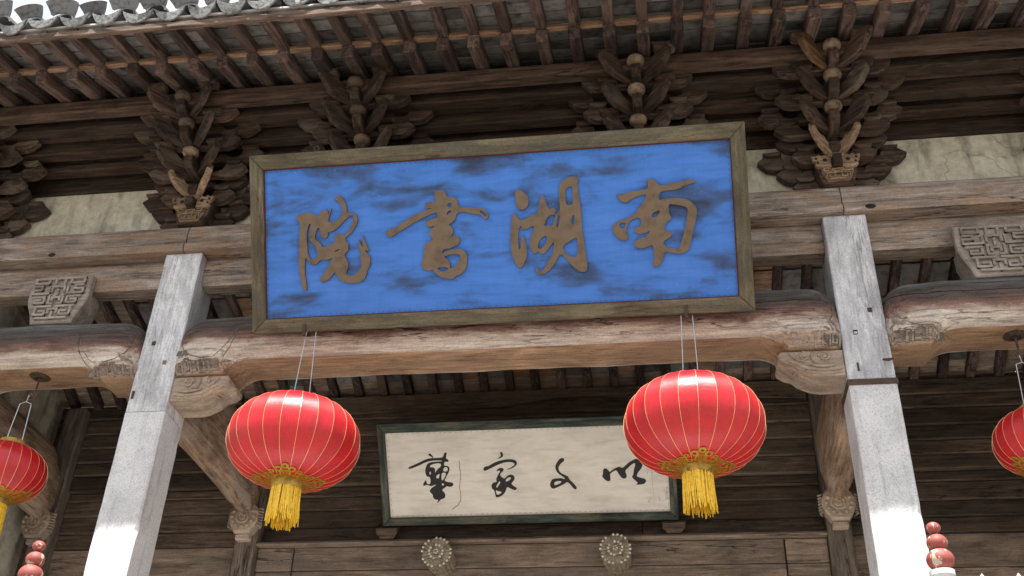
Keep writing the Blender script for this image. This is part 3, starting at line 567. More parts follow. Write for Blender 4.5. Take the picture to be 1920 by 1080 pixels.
def bracket_set(x, mask):
    o = obj('bracket_set', BASE, hall, (x, 0, 0))
    J = lambda s: random.uniform(-s, s)
    if mask:
        obj('carved_mask', MASK, o); obj('nose_block', NOSE, o); obj('eye_hole_shade', EYE_SHADE, o)['kind'] = 'stuff'
        for q in (1, -1): obj('horn_arm', HORN, o, (q*.02, -.17, 5.915), (0, 0, radians(-50 if q > 0 else 180+50)))
    J = lambda s: random.uniform(-s, s)
    for y, rows in ((-.04, ((.255, 5.700), (.33, 5.806), (.43, 5.912))), (-.12, ((.255, 5.875), (.33, 5.98)))):
        for h, zz in rows:
            obj('lateral_arm', ARM[h], o, (0, y, zz), (0, J(.008), J(.01)), (1+J(.03), 1, 1))
            for q in (1, -1): obj('cap_block', CAP, o, (q*(h-.088+J(.008)), y-.010, zz+.074), (0, J(.03), J(.05)), (.85, 1, .95))
    for j, (y, z, zf) in ROWS.items():
        if j >= 0:
            obj('forward_arm', FWD[j], o, (0, 0, zf), (J(.01), 0, 0))
            if not (mask and j == 0): obj('boss', BOSS, o, (J(.003), y-.012, zf+.084), (0, 0, random.uniform(0, 6)), (1.0, 1.0, .8))
            if j < 3:
                for q in (1, -1):
                    an = 47+J(2)
                    obj('diagonal_arm', BLADE_LIT if (x == 2 and j == 2 and q < 0) else BLADE, o, (q*.012, y-.012, z), (0, 0, radians(-an if q > 0 else 180+an)))
                    obj('cap_block', CAP, o, (q*.172, y-.168, z+.124), (0, J(.03), J(.08)))
        for h, zz in ([(.33, z), (.43, z+.107)] if j < 2 else [(.33, z)] if j == 2 else []):
            obj('lateral_arm', ARM[h], o, (0, y, zz), (0, J(.008), J(.012)), (1+J(.03), 1, 1))
            for q in (1, -1): obj('cap_block', CAP, o, (q*(h-.088+J(.008)), y-.010, zz+.074), (0, J(.03), J(.05)), (.85, 1, .95))
    return o
for x in (-4.7, -3.53, -2, -.872, .855, 2, 3.53, 4.7): bracket_set(x, abs(x) in (2, 3.53))

# ---- roof: rafters, sheathing bricks, laths, tiles
SL1, SL2 = .36, .30
PY, PZ, FY, FZ = -.575, 6.436, -.835, 6.425; A1, A2 = math.atan(SL1), math.atan(SL2)
def f_deck(bm):   # lime bed and roof body above the bricks
    def zz(y): return PZ+SL1*(y-PY)+.1205 if y > -.80 else FZ+SL2*(y-FY)+.0965
    ys = [-1.195, -1.0, -.81, -.5, 0, 1, 2.2, 3.4]
    top = [(y, zz(y)+.012) for y in ys]; bot = [(y, zz(y)) for y in ys]
    prism(bm, bot+top[::-1], -5.6, 5.6, 'X')
roof = one('roof', 'mortar', f_deck, hall)
N = 56; SP = .1965; xs0 = [(-N/2+i+.5)*SP+.02 for i in range(N)]
bm = bmesh.new(); box(bm, -.036, .036, -.285, 1.1, 0, .082, .006); RAF = mesh('rafter', bm, 'rafter')
bm = bmesh.new(); box(bm, -.032, .032, -.355, .14, 0, .066, .006); FLY = mesh('flying_rafter', bm, 'rafter')
for x in xs0:
    j = random.uniform(-.012, .012)
    obj('rafter', RAF, roof, (x+j, PY, PZ+random.uniform(-.004, .004)), (A1, random.uniform(-.04, .04), random.uniform(-.012, .012)))
    obj('flying_rafter', FLY, roof, (x+j+random.uniform(-.008, .008), FY, FZ+random.uniform(-.004, .004)), (A2, random.uniform(-.05, .05), random.uniform(-.02, .02)))
one('eave_lath', 'lath', lambda bm: box(bm, -5.6, 5.6, -.868, -.832, 6.420, 6.452, .004), roof)
one('eave_lath', 'dark_lath', lambda bm: box(bm, -5.6, 5.6, -1.205, -1.175, 6.326, 6.368, .004), roof)
# bricks laid across the rafters
bm = bmesh.new(); box(bm, -.0955, .0955, -.0525, .0525, 0, .022, .002); BRK = mesh('sheathing_brick', bm, 'brick')
cells = []
for i in range(N-1):
    x = (xs0[i]+xs0[i+1])/2-SP/2
    for r in range(3): cells.append((abs(x), x, -1.125+.1145*r, None))
    for r in range(4): cells.append((abs(x), x, -.755+.1145*r*cos(A1)*1.04, 1))
cells.sort(key=lambda c: c[0])
def brick_loc(x, y, k):
    if k is None: return (x+SP/2, y, FZ+(y-FY)*SL2+.0690/cos(A2)), A2
    return (x+SP/2, y, PZ+(y-PY)*SL1+.0875/cos(A1)), A1
for c in cells[:300]:
    l_, a = brick_loc(*c[1:]); obj('sheathing_brick', BRK, roof, (l_[0], l_[1], l_[2]+random.uniform(0, .003)), (a+random.uniform(-.012, .012), random.uniform(-.012, .012), random.uniform(-.012, .012)))
def f_rest(bm):
    for c in cells[300:]:
        l_, a = brick_loc(*c[1:]); box(bm, -.0965, .0965, -.054, .054, 0, .022, .002, Matrix.Translation(l_) @ Matrix.Rotation(a, 4, 'X'))
one('outer_sheathing_bricks', 'brick', f_rest, roof)['kind'] = 'stuff'
# tiles
def f_cover(bm):
    rows = []
    st = 6; na = 12
    for sgn in (0, 1):
        grid = []
        for t in range(st+1):
            u = t/st; R = .058+.022*u**1.4-sgn*.010; zc = .052*u+.01; y = -.012-.05*u**1.7+sgn*.012
            ring = []
            for a in range(na*2+1):
                an = radians(12+156*a/(na*2)); k = 1+(.03 if (t == st and a % 2) else 0)
                ring.append(bm.verts.new((R*cos(an)*1.32*k, y, zc-.01*u+R*sin(an)*.62*k)))
            grid.append(ring)
        for g, h in zip(grid, grid[1:]):
            for a in range(na*2): bm.faces.new((g[a], g[a+1], h[a+1], h[a]))
        rows.append(grid)
    A, B = rows
    for a in range(na*2):
        bm.faces.new((A[0][a], A[0][a+1], B[0][a+1], B[0][a])); bm.faces.new((A[-1][a], A[-1][a+1], B[-1][a+1], B[-1][a]))
    for g in range(st):
        for a in (0, na*2): bm.faces.new((A[g][a], A[g+1][a], B[g+1][a], B[g][a]))
def arcshell(bm, r0, r1, a0, a1, y0, y1, zc, dz=0, n=10, sx=1.0):
    P = []
    for y, z in ((y0, zc), (y1, zc+dz)):
        for r in (r0, r1): P.append([bm.verts.new((r*sx*cos(radians(a0+(a1-a0)*i/n)), y, z+r*sin(radians(a0+(a1-a0)*i/n)))) for i in range(n+1)])
    a, b, c, d = P
    for i in range(n):
        for g, h in ((a, b), (b, d), (d, c), (c, a)): bm.faces.new((g[i], g[i+1], h[i+1], h[i]))
    for i in (0, n): bm.faces.new((a[i], b[i], d[i], c[i]))
def f_coverrow(bm):      # overlapping cover tiles running up the slope
    for k in range(14):
        y = .0+k*.22; arcshell(bm, .052, .066, 5, 175, y, y+.27, SL1*y+.004, SL1*.27-.016, 8)
def f_trough(bm):
    for k in range(14):
        y = .0+k*.22; arcshell(bm, .088, .1, 215, 325, y, y+.27, SL1*y+.078, SL1*.27-.012, 8)
def f_drip(bm):
    n = 16; up, lo = [], []
    for i in range(n+1):
        t = -1+2*i/n; x = .098*t
        up.append((x, .034*abs(t)**2.0+.006)); lo.append((x*.98, .032*abs(t)**2.6-.058*(1-abs(t)**2.8)*(1 if i % 2 else .95)))
    pts = [(x, z) for x, z in up]+[(x, z) for x, z in reversed(lo[1:-1])]
    A = [bm.verts.new((x, -.012-(z*.12), z)) for x, z in pts]; B = [bm.verts.new((x, .0-(z*.12), z)) for x, z in pts]; m = len(pts)
    def cap(L):
        for i in range(n):
            q = [L[i], L[i+1]] + ([L[m-i-1]] if 0 <= m-i-1 and i+1 <= n-1 else []) + ([L[m-i]] if i >= 1 else [])
            if len(set(q)) >= 3: bm.faces.new(q)
    cap(A); cap(B)
    for i in range(m): bm.faces.new((A[i], A[(i+1) % m], B[(i+1) % m], B[i]))
bm = bmesh.new(); f_cover(bm); COV = mesh('cover_tile_end', bm, 'tile_end', 40)
bm = bmesh.new(); f_drip(bm); DRP = mesh('drip_tile', bm, 'drip', 40)
bm = bmesh.new(); f_coverrow(bm); CROW = mesh('cover_tile_row', bm, 'tile', 40)
bm = bmesh.new(); f_trough(bm); TROW = mesh('trough_tile_row', bm, 'tile', 40)
J = lambda s: random.uniform(-s, s)
for i, x in enumerate(xs0):
    dz = J(.012); yy = -1.212+J(.012)
    obj('drip_tile', DRP, roof, (x+J(.01), yy-.012, 6.432+dz), (J(.2), J(.10), J(.14)), (1+J(.06), 1, 1+J(.16)))
    obj('trough_tile_row', TROW, roof, (x, yy+.0, 6.447+dz), (0, 0, 0))
    xc = x+SP/2; yc = -1.222+J(.02); s = 1+J(.1)
    obj('cover_tile_end', COV, roof, (xc+J(.012), yc, 6.463+J(.01)), (J(.15), J(.12), J(.15)), (s, s, s*(1+J(.12))))
    obj('cover_tile_row', CROW, roof, (xc, yc+.01, 6.463), (0, 0, 0))

# ---- porch: cross beams, rear posts, ceiling, rear wall
RY = 1.71
def f_cross(bm, L=1.46):
    rings = []; seg = 18
    for i in range(25):
        t = i/24; y = .10+L*t; e = min(t, 1-t)*L
        zt = 4.93+.03*sin(pi*t)-.10*(1-sm((e+.02)/.2)); zb = 4.418+.02*sin(pi*t)-.02*(1-sm(e/.15)); rx = .115*(.55+.45*sm(e/.22)); zc = (zt+zb)/2; rz = (zt-zb)/2
        ring = []
        for k in range(seg):
            a = 2*pi*k/seg; cx, cz = cos(a), sin(a)
            ring.append(bm.verts.new((rx*math.copysign(abs(cx)**.75, cx), y, zc+rz*math.copysign(abs(cz)**.8, cz))))
        rings.append(ring)
    for a, b in zip(rings, rings[1:]):
        for k in range(seg): bm.faces.new((a[k], a[(k+1) % seg], b[(k+1) % seg], b[k]))
    bm.faces.new(rings[0]); bm.faces.new(list(reversed(rings[-1])))
bm = bmesh.new(); f_cross(bm); CROSS = mesh('cross_beam', bm, 'cross', 40)
bm = bmesh.new(); box(bm, -.078, .078, RY-.115, RY+.04, .30, 5.36, .012); RPOST = mesh('rear_post', bm, 'post')
def f_scroll(bm):
    y0 = RY-.118
    prism(bm, [(-.055, 4.285), (.055, 4.285), (.085, 4.33), (.105, 4.37), (.105, 4.425), (.085, 4.47), (.06, 4.495), (-.06, 4.495), (-.085, 4.47), (-.105, 4.425), (-.105, 4.37), (-.085, 4.33)], y0-.105, y0-.001, 'Y', .012)
    box(bm, -.05, .05, y0-.07, y0-.002, 4.245, 4.284, .006)
    y = y0-.108
    tube(bm, spiral(0, 4.395, .058, .008, 2.2, y, 40, .4), .008, 5)
    for k in range(12):
        a = 2*pi*k/12; lathe(bm, [(.001, 0), (.012, .003), (.014, .010), (.006, .016)], 8, Matrix.Translation((.08*cos(a), y+.004, 4.395+.072*sin(a))) @ Matrix.Rotation(pi/2, 4, 'X'))
    for q in (-1, 1):
        for k in range(7):
            z = 4.335+.02*k; tube(bm, [(q*(.10+.006*sin(k)), y0-.02-.01*(k % 2), z), (q*(.118), y0-.055, z+.008), (q*.104, y0-.09, z+.002)], [.004, .009, .004], 5)
bm = bmesh.new(); f_scroll(bm); SCR = mesh('scroll_bracket', bm, 'carved', 35)
def f_head(bm):    # carved saddle where the cross beam meets the front column
    prism(bm, [(.118, 4.40), (.118, 4.62), (.30, 4.62), (.26, 4.52), (.20, 4.44)], -.05, .05, 'X', .008)
bm = bmesh.new(); f_head(bm); HEAD = mesh('saddle', bm, 'carved', 35)
for x in (-3.55, -2, 2, 3.55):
    cb = obj('cross_beam', CROSS, hall, (x, 0, 0)); obj('scroll_bracket', SCR, cb)
    obj('rear_post', RPOST, hall, (x, 0, 0))
# strut boards above the cross beams close the porch bays
for x in (-3.55, -2, 2, 3.55):
    def f(bm):
        prism(bm, [(.8, 4.95), (.95, 4.95), (1.02, 5.06), (1.06, 5.2), (.9, 5.5), (.84, 5.5), (.69, 5.2), (.73, 5.06)], -.035, .035, 'X', .006)
        for q in (-1, 1):
            for c_, r_, st in (((.80, 5.12), .045, 0), ((.95, 5.12), .045, 1.5), ((.875, 5.24), .05, .7)):
                tube(bm, [(q*.037, c_[0]+(p[0]), c_[1]+p[2]) for p in spiral(0, 0, r_, .006, 1.7, 0, 22, st)], .008, 5)
    one('carved_strut', 'carved', f, hall, 35, loc=(x, 0, 0))
def f_ceil(bm): prism(bm, [(.12, 5.80), (.55, 5.86), (1.1, 5.72), (1.72, 5.43), (1.72, 5.45), (1.1, 5.74), (.55, 5.88), (.12, 5.82)], -3.9, 3.9, 'X')
ceil = one('porch_ceiling', 'lintel', f_ceil, hall)
bm = bmesh.new(); prism(bm, [(.13, 5.725), (.55, 5.785), (1.1, 5.645), (1.70, 5.365), (1.70, 5.437), (1.1, 5.717), (.55, 5.857), (.13, 5.797)], -.03, .03, 'X', .004); CRAF = mesh('ceiling_rafter', bm, 'rafter')
bm = bmesh.new(); prism(bm, [(.0, 0), (.0, .012), (.26, .012), (.26, 0)], -.088, .088, 'X', .002); CPAN = mesh('ceiling_panel', bm, 'lath')
bm = bmesh.new(); prism(bm, [(.0, 0), (.0, .012), (.26, .012), (.26, 0)], -.088, .088, 'X', .002); CPAN2 = mesh('ceiling_panel', bm, 'brick')
for i in range(41):
    x = -3.8+i*.19; obj('ceiling_rafter', CRAF, ceil, (x, 0, 0))
    if abs(x) < 2.9:
        for y, a in ((.56, -.249), (.83, -.249), (1.11, -.437), (1.36, -.437)):
            z = 5.857-.2545*(y-.55) if y < 1.1 else 5.717-.4667*(y-1.1)
            obj('ceiling_panel', CPAN if random.random() < .3 else CPAN2, ceil, (x+.095, y, z-.016), (a, random.uniform(-.02, .02), 0))
def f_board(bm):    # wavy-edged board hanging under the ceiling in front of the rear wall
    pts = [(-1.9, 5.375)]
    n = 40
    for i in range(n+1):
        x = -1.9+3.8*i/n; pts.append((x, 5.27+.03*sin(x*2.2+.6)+.015*sin(x*5)))
    pts.append((1.9, 5.375))
    prism(bm, pts, 1.63, 1.655, 'Y')
one('wavy_board', 'wall', f_board, hall)
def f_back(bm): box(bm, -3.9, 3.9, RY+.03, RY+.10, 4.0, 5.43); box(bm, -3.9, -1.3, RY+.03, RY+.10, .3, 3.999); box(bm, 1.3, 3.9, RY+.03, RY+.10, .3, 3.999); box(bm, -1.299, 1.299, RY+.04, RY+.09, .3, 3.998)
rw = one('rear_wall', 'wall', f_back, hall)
bays = ((-3.47, -2.08), (-1.92, 1.92), (2.08, 3.47))
for a, b in bays:
    z = 4.255
    while z < 5.32:
        h = random.uniform(.10, .135); h = min(h, 4.69-z) if z < 4.69 < z+h+.05 else h
        if h < .03: h = .06
        up = z >= 4.68
        y = RY-.012-(.022 if up else 0)+random.uniform(-.006, .006)
        cuts = [a, b] if random.random() < .55 or not (b-a > 2) else [a, a+(b-a)*random.uniform(.3, .7), b]
        for c0, c1 in zip(cuts, cuts[1:]):
            one('plank', 'wall', lambda bm: prism(bm, [(y+.006, z+.002), (y-.006, z+.012), (y+.004, z+h-.006), (y+.012, z+h), (RY+.03, z+h), (RY+.03, z+.002)], c0+.002, c1-.002, 'X', .002), rw)
        z += h
# lintel boards below the inner sign
for a, b in ((-3.47, -2.08), (2.08, 3.47)):
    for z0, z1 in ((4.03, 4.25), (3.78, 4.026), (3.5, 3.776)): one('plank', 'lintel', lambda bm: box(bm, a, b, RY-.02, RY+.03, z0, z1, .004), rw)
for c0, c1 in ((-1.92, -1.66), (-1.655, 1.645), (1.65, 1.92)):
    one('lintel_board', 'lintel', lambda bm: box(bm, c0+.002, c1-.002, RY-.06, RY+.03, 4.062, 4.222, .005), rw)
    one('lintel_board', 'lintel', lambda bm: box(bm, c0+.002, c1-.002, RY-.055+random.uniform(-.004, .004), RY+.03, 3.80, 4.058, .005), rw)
one('lintel_moulding', 'lintel', lambda bm: prism(bm, [(RY-.10, 4.226), (RY-.105, 4.24), (RY-.09, 4.258), (RY+.03, 4.258), (RY+.03, 4.226)], -1.92, 1.92, 'X', .003), rw)
# door pins: ribbed drums with a chrysanthemum face
def f_drum(bm):
    prof = []; n = 40
    A, B = [], []
    for k in range(n):
        a = 2*pi*k/n; r = .094*(1+.05*cos(a*20)); A.append(bm.verts.new((r*cos(a), 0, r*sin(a)))); B.append(bm.verts.new((r*cos(a)*.96, .22, r*sin(a)*.96)))
    for k in range(n): bm.faces.new((A[k], A[(k+1) % n], B[(k+1) % n], B[k]))
    bm.faces.new(A); bm.faces.new(list(reversed(B)))
def petals(bm, n, r0, r1, wd, y, h):
    for k in range(n):
        a = 2*pi*k/n; M_ = Matrix.Rotation(-a, 4, 'Y')
        ring = [(r0, -wd*.45), (r1-wd*.6, -wd), (r1, -wd*.55), (r1+wd*.25, 0), (r1, wd*.55), (r1-wd*.6, wd), (r0, wd*.45)]
        c = bm.verts.new(M_ @ Vector(((r0+r1)/2, y-h, 0))); vs = [bm.verts.new(M_ @ Vector((p, y, q))) for p, q in ring]
        for i in range(len(vs)): bm.faces.new((c, vs[i], vs[(i+1) % len(vs)]))
def f_tips(bm):
    for k in range(22):
        a = 2*pi*k/22
        if (k*7) % 5 < 4: lathe(bm, [(.001, -.003), (.006, -.002), (.0085, .003), (.006, .009)], 8, Matrix.Translation((.096*cos(a), -.006, .096*sin(a))) @ Matrix.Rotation(-pi/2, 4, 'X'))
    for k in range(13):
        a = 2*pi*k/13+.2
        if k % 6 != 4: lathe(bm, [(.001, -.003), (.007, -.002), (.009, .003), (.006, .009)], 8, Matrix.Translation((.045*cos(a), -.018, .045*sin(a))) @ Matrix.Rotation(-pi/2, 4, 'X'))
    for k in range(5):
        a = 2*pi*k/5; lathe(bm, [(.001, -.003), (.006, -.002), (.007, .003), (.005, .008)], 8, Matrix.Translation((.011*cos(a), -.02, .011*sin(a))) @ Matrix.Rotation(-pi/2, 4, 'X'))
bm = bmesh.new(); f_drum(bm); DRUM = mesh('door_pin', bm, 'gilt_old', 30)
bm = bmesh.new(); petals(bm, 22, .045, .092, .0125, -.001, .008); petals(bm, 13, .012, .045, .010, -.010, .008); lathe(bm, [(.001, .012), (.012, .010), (.016, 0)], 12, Matrix.Translation((0, -.012, 0)) @ Matrix.Rotation(pi/2, 4, 'X')); ROS = mesh('rosette', bm, 'gilt_old', 30)
bm = bmesh.new(); f_tips(bm); TIP = mesh('petal_tips', bm, 'gilt_white', 30)
for x in (-.602, .566):
    d = obj('door_pin', DRUM, hall, (x, RY-.285, 4.09), (0, random.uniform(-.3, .3), 0)); obj('rosette', ROS, d); obj('petal_tips', TIP, d)['kind'] = 'stuff'
for sx in (-1, 1):   # gable walls close the porch ends
    one('gable_wall', 'plaster', lambda bm: box(bm, sx*3.95 if sx < 0 else 3.75, -3.75 if sx < 0 else 3.95, .101, 3.4, .3, 6.05), hall)
for a, b in ((-5.6, -3.672), (3.672, 5.6)): one('flank_wall', 'plaster', lambda bm: box(bm, a, b, -.048, .10, .3, 5.482), hall)
one('inner_wall', 'wall', lambda bm: box(bm, -3.9, 3.9, .12, .18, 5.84, 6.66), hall)
one('inner_wall', 'wall', lambda bm: box(bm, -3.9, 3.9, 3.3, 3.4, 5.0, 7.9), hall)

# ================================================================ signs
def chaikin(p, k=2):
    for _ in range(k):
        q = []
        for a, b in zip(p, p[1:]+p[:1]): q += [(a[0]*.75+b[0]*.25, a[1]*.75+b[1]*.25), (a[0]*.25+b[0]*.75, a[1]*.25+b[1]*.75)]
        p = q
    return p
def glyph_mesh(name, polys, ext, mats, grow=0.0):
    cu = bpy.data.curves.new(name, 'CURVE'); cu.dimensions = '2D'; cu.fill_mode = 'BOTH'; cu.extrude = ext; cu.offset = grow
    for s in polys:
        p = chaikin([tuple(float(c)/1000 for c in t.split(',')) for t in s.split()], 1)
        sp = cu.splines.new('POLY'); sp.points.add(len(p)-1); sp.use_cyclic_u = True
        for q, (x, y) in zip(sp.points, p): q.co = (x, y, 0, 1)
    o = bpy.data.objects.new('tmp', cu); C.objects.link(o); dg = bpy.context.evaluated_depsgraph_get(); dg.update()
    me = bpy.data.meshes.new_from_object(o.evaluated_get(dg)); bpy.data.objects.remove(o); me.name = name
    me.materials.clear()
    for m in mats: me.materials.append(MAT[m])
    if len(mats) > 1:
        for f in me.polygons: f.material_index = 0 if abs(f.normal.z) > .5 else 1
    return me
def frame(mat, HW, HH, FB, FT, FS, z0, z1, parent):
    """four mitred bars; each is built along its own X so that the grain follows it"""
    g = .0006
    one('frame_rail', mat, lambda bm: prism(bm, [(-HW+g, 0), (HW-g, 0), (HW-FS-g, FB), (-HW+FS+g, FB)], z0, z1, 'Z', .004), parent)
    one('frame_rail', mat, lambda bm: prism(bm, [(-HW+g, 0), (HW-g, 0), (HW-FS-g, FT), (-HW+FS+g, FT)], z0, z1, 'Z', .004, Matrix.Translation((0, HH, 0)) @ Matrix.Scale(-1, 4, (0, 1, 0))), parent)
    for s in (-1, 1):      # local x runs up the board, local y points into the frame opening
        pts = [(g, 0), (HH-g, 0), (HH-FT-g, FS), (FB+g, FS)]
        M_ = Matrix(((1, 0, 0), (0, 1, 0), (0, 0, 1))).to_4x4() if s > 0 else Matrix.Scale(-1, 4, (0, 1, 0))
        one('frame_stile', mat, lambda bm: prism(bm, pts, z0, z1-.001, 'Z', .004, M_), parent, loc=(s*HW, 0, 0), rot=(0, 0, pi/2))
# local sign space: x along, y up the board, z out of the face
def sign_root(name, P0, up, label, cat):
    up = Vector(up).normalized(); X = Vector((1, 0, 0)); Zn = X.cross(up)
    o = obj(name, None); o.matrix_world = Matrix.Translation(P0) @ Matrix((X, up, Zn)).transposed().to_4x4(); return tag(o, label, cat)
bs_ = sign_root('name_board', (.035, -.30, 4.745), (0, -.5, .89), 'large blue board with four raised brown characters in an olive wooden frame', 'sign')
HW, HH, FW = 1.392, 1.021, .079
frame('sign_frame', HW, HH, FW, FW+.006, FW, -.045, .022, bs_)
one('panel', 'blue', lambda bm: box(bm, -HW+FW-.004, HW-FW+.004, FW-.004, HH-FW-.002, -.03, 0.0), bs_)
def f_bead(bm):
    x0, x1, y0, y1, t = -HW+FW, HW-FW, FW, HH-FW-.006, .006
    for a in ((x0, x1, y0, y0+t), (x0, x1, y1-t, y1), (x0, x0+t, y0+t, y1-t), (x1-t, x1, y0+t, y1-t)): box(bm, a[0], a[1], a[2], a[3], .0005, .006)
one('bead', 'maroon', f_bead, bs_)
def f_nails(bm, x0, x1, y0, y1, step, r):
    def dot(x, y): lathe(bm, [(r, .0), (r*.7, .003), (.0005, .004)], 6, Matrix.Translation((x+random.uniform(-.003, .003), y+random.uniform(-.002, .002), .0)))
    n = int((x1-x0)/step)
    for i in range(n+1):
        for y in (y0, y1): dot(x0+(x1-x0)*i/n, y)
    n = int((y1-y0)/step)
    for i in range(1, n):
        for x in (x0, x1): dot(x, y0+(y1-y0)*i/n)
o = one('nail_row', 'nail', lambda bm: f_nails(bm, -HW+FW+.014, HW-FW-.014, FW+.014, HH-FW-.02, .03, .0024), bs_); o['kind'] = 'stuff'
for k, v in BIG.items():
    obj('character', glyph_mesh('character', v, .006, ['letter', 'letter_edge']), bs_, (0, 0, .0065))
def ring(bm, c, R, r, axis='Z'):
    pts = [(c[0]+R*cos(2*pi*i/14), c[1]+R*sin(2*pi*i/14), c[2]) for i in range(15)]; tube(bm, pts, r, 5)
for x in (-1.0, .955):
    one('ring_eye', 'iron', lambda bm: (ring(bm, (x, HH+.022, -.01), .015, .0035), tube(bm, [(x, HH-.003, -.01), (x, HH+.009, -.01)], .003, 5)), bs_)
for x in (-1.085, 1.03):
    one('iron_hook', 'iron', lambda bm: (box(bm, x-.008, x+.008, -.02, .045, .0225, .034, .003), tube(bm, [(x, -.015, -.06), (x, -.018, .0), (x, -.018, .06)], .009, 6)), bs_)
for x in (-.55, .55): one('support', 'iron', lambda bm: box(bm, x-.02, x+.02, -.018, -.003, -.12, .01, .003), bs_)

ws = sign_root('inner_board', (-.02, 1.58, 4.345), (0, -.43, .554), 'white board with four black brush characters and dark green frame on rear wall', 'sign')
HW, HH, FW = .998, .702, .052
frame('green_frame', HW, HH, FW, FW+.012, FW, -.03, .022, ws)
one('panel', 'cream', lambda bm: box(bm, -HW+FW-.003, HW-FW+.003, FW-.003, HH-FW-.008, -.02, 0.0), ws)
o = one('nail_row', 'nail', lambda bm: f_nails(bm, -HW+FW+.012, HW-FW-.012, FW+.012, HH-FW-.024, .036, .0026), ws); o['kind'] = 'stuff'
for k, v in SMALL.items(): obj('character', glyph_mesh('character', v, .0008, ['ink']), ws, (0, 0, .0012))
def f_crack(bm):
    pts = [(-.448, .43), (-.443, .41), (-.446, .38), (-.44, .34), (-.448, .29), (-.455, .25), (-.45, .2), (-.452, .16), (-.472, .13), (-.515, .10)]
    for (x0, y0), (x1, y1) in zip(pts, pts[1:]):
        d = Vector((x1-x0, y1-y0)); nn = Vector((-d.y, d.x)).normalized()*.0016
        bm.faces.new([bm.verts.new((p[0], p[1], .0012)) for p in ((x0+nn.x, y0+nn.y), (x0-nn.x, y0-nn.y), (x1-nn.x, y1-nn.y), (x1+nn.x, y1+nn.y))])
one('crack', 'ink', f_crack, ws)
def f_scratch(bm):      # rain-washed scribbles near the right end
    rs = random.Random(5)
    for k in range(34):
        x, y = rs.uniform(.80, .94), rs.choice((rs.uniform(.10, .2), rs.uniform(.30, .46))); L = rs.uniform(.015, .06) if k > 3 else .26; a = rs.uniform(1.2, 1.9) if k % 3 else rs.uniform(0, 3); w_ = rs.uniform(.0006, .0014)
        x1, y1 = min(.942, x+L*cos(a)), y+L*sin(a) if k > 3 else y-L*.9
        if not .062 < y1 < .62: continue
        d = Vector((x1-x, y1-y)); nn = Vector((-d.y, d.x)).normalized()*w_; z = .0013+.0002*k
        bm.faces.new([bm.verts.new((p[0], p[1], z)) for p in ((x+nn.x, y+nn.y), (x-nn.x, y-nn.y), (x1-nn.x*.3, y1-nn.y*.3), (x1+nn.x*.3, y1+nn.y*.3))])
one('scratches', 'grey_ink', f_scratch, ws)['kind'] = 'stuff'
for x in (-.975, .965):
    one('support_block', 'wall', lambda bm: prism(bm, [(x-.075, -.012), (x+.075, -.012), (x+.075, -.05), (x+.045, -.085), (x-.045, -.085), (x-.075, -.05)], -.09, .035, 'Z', .006), ws)

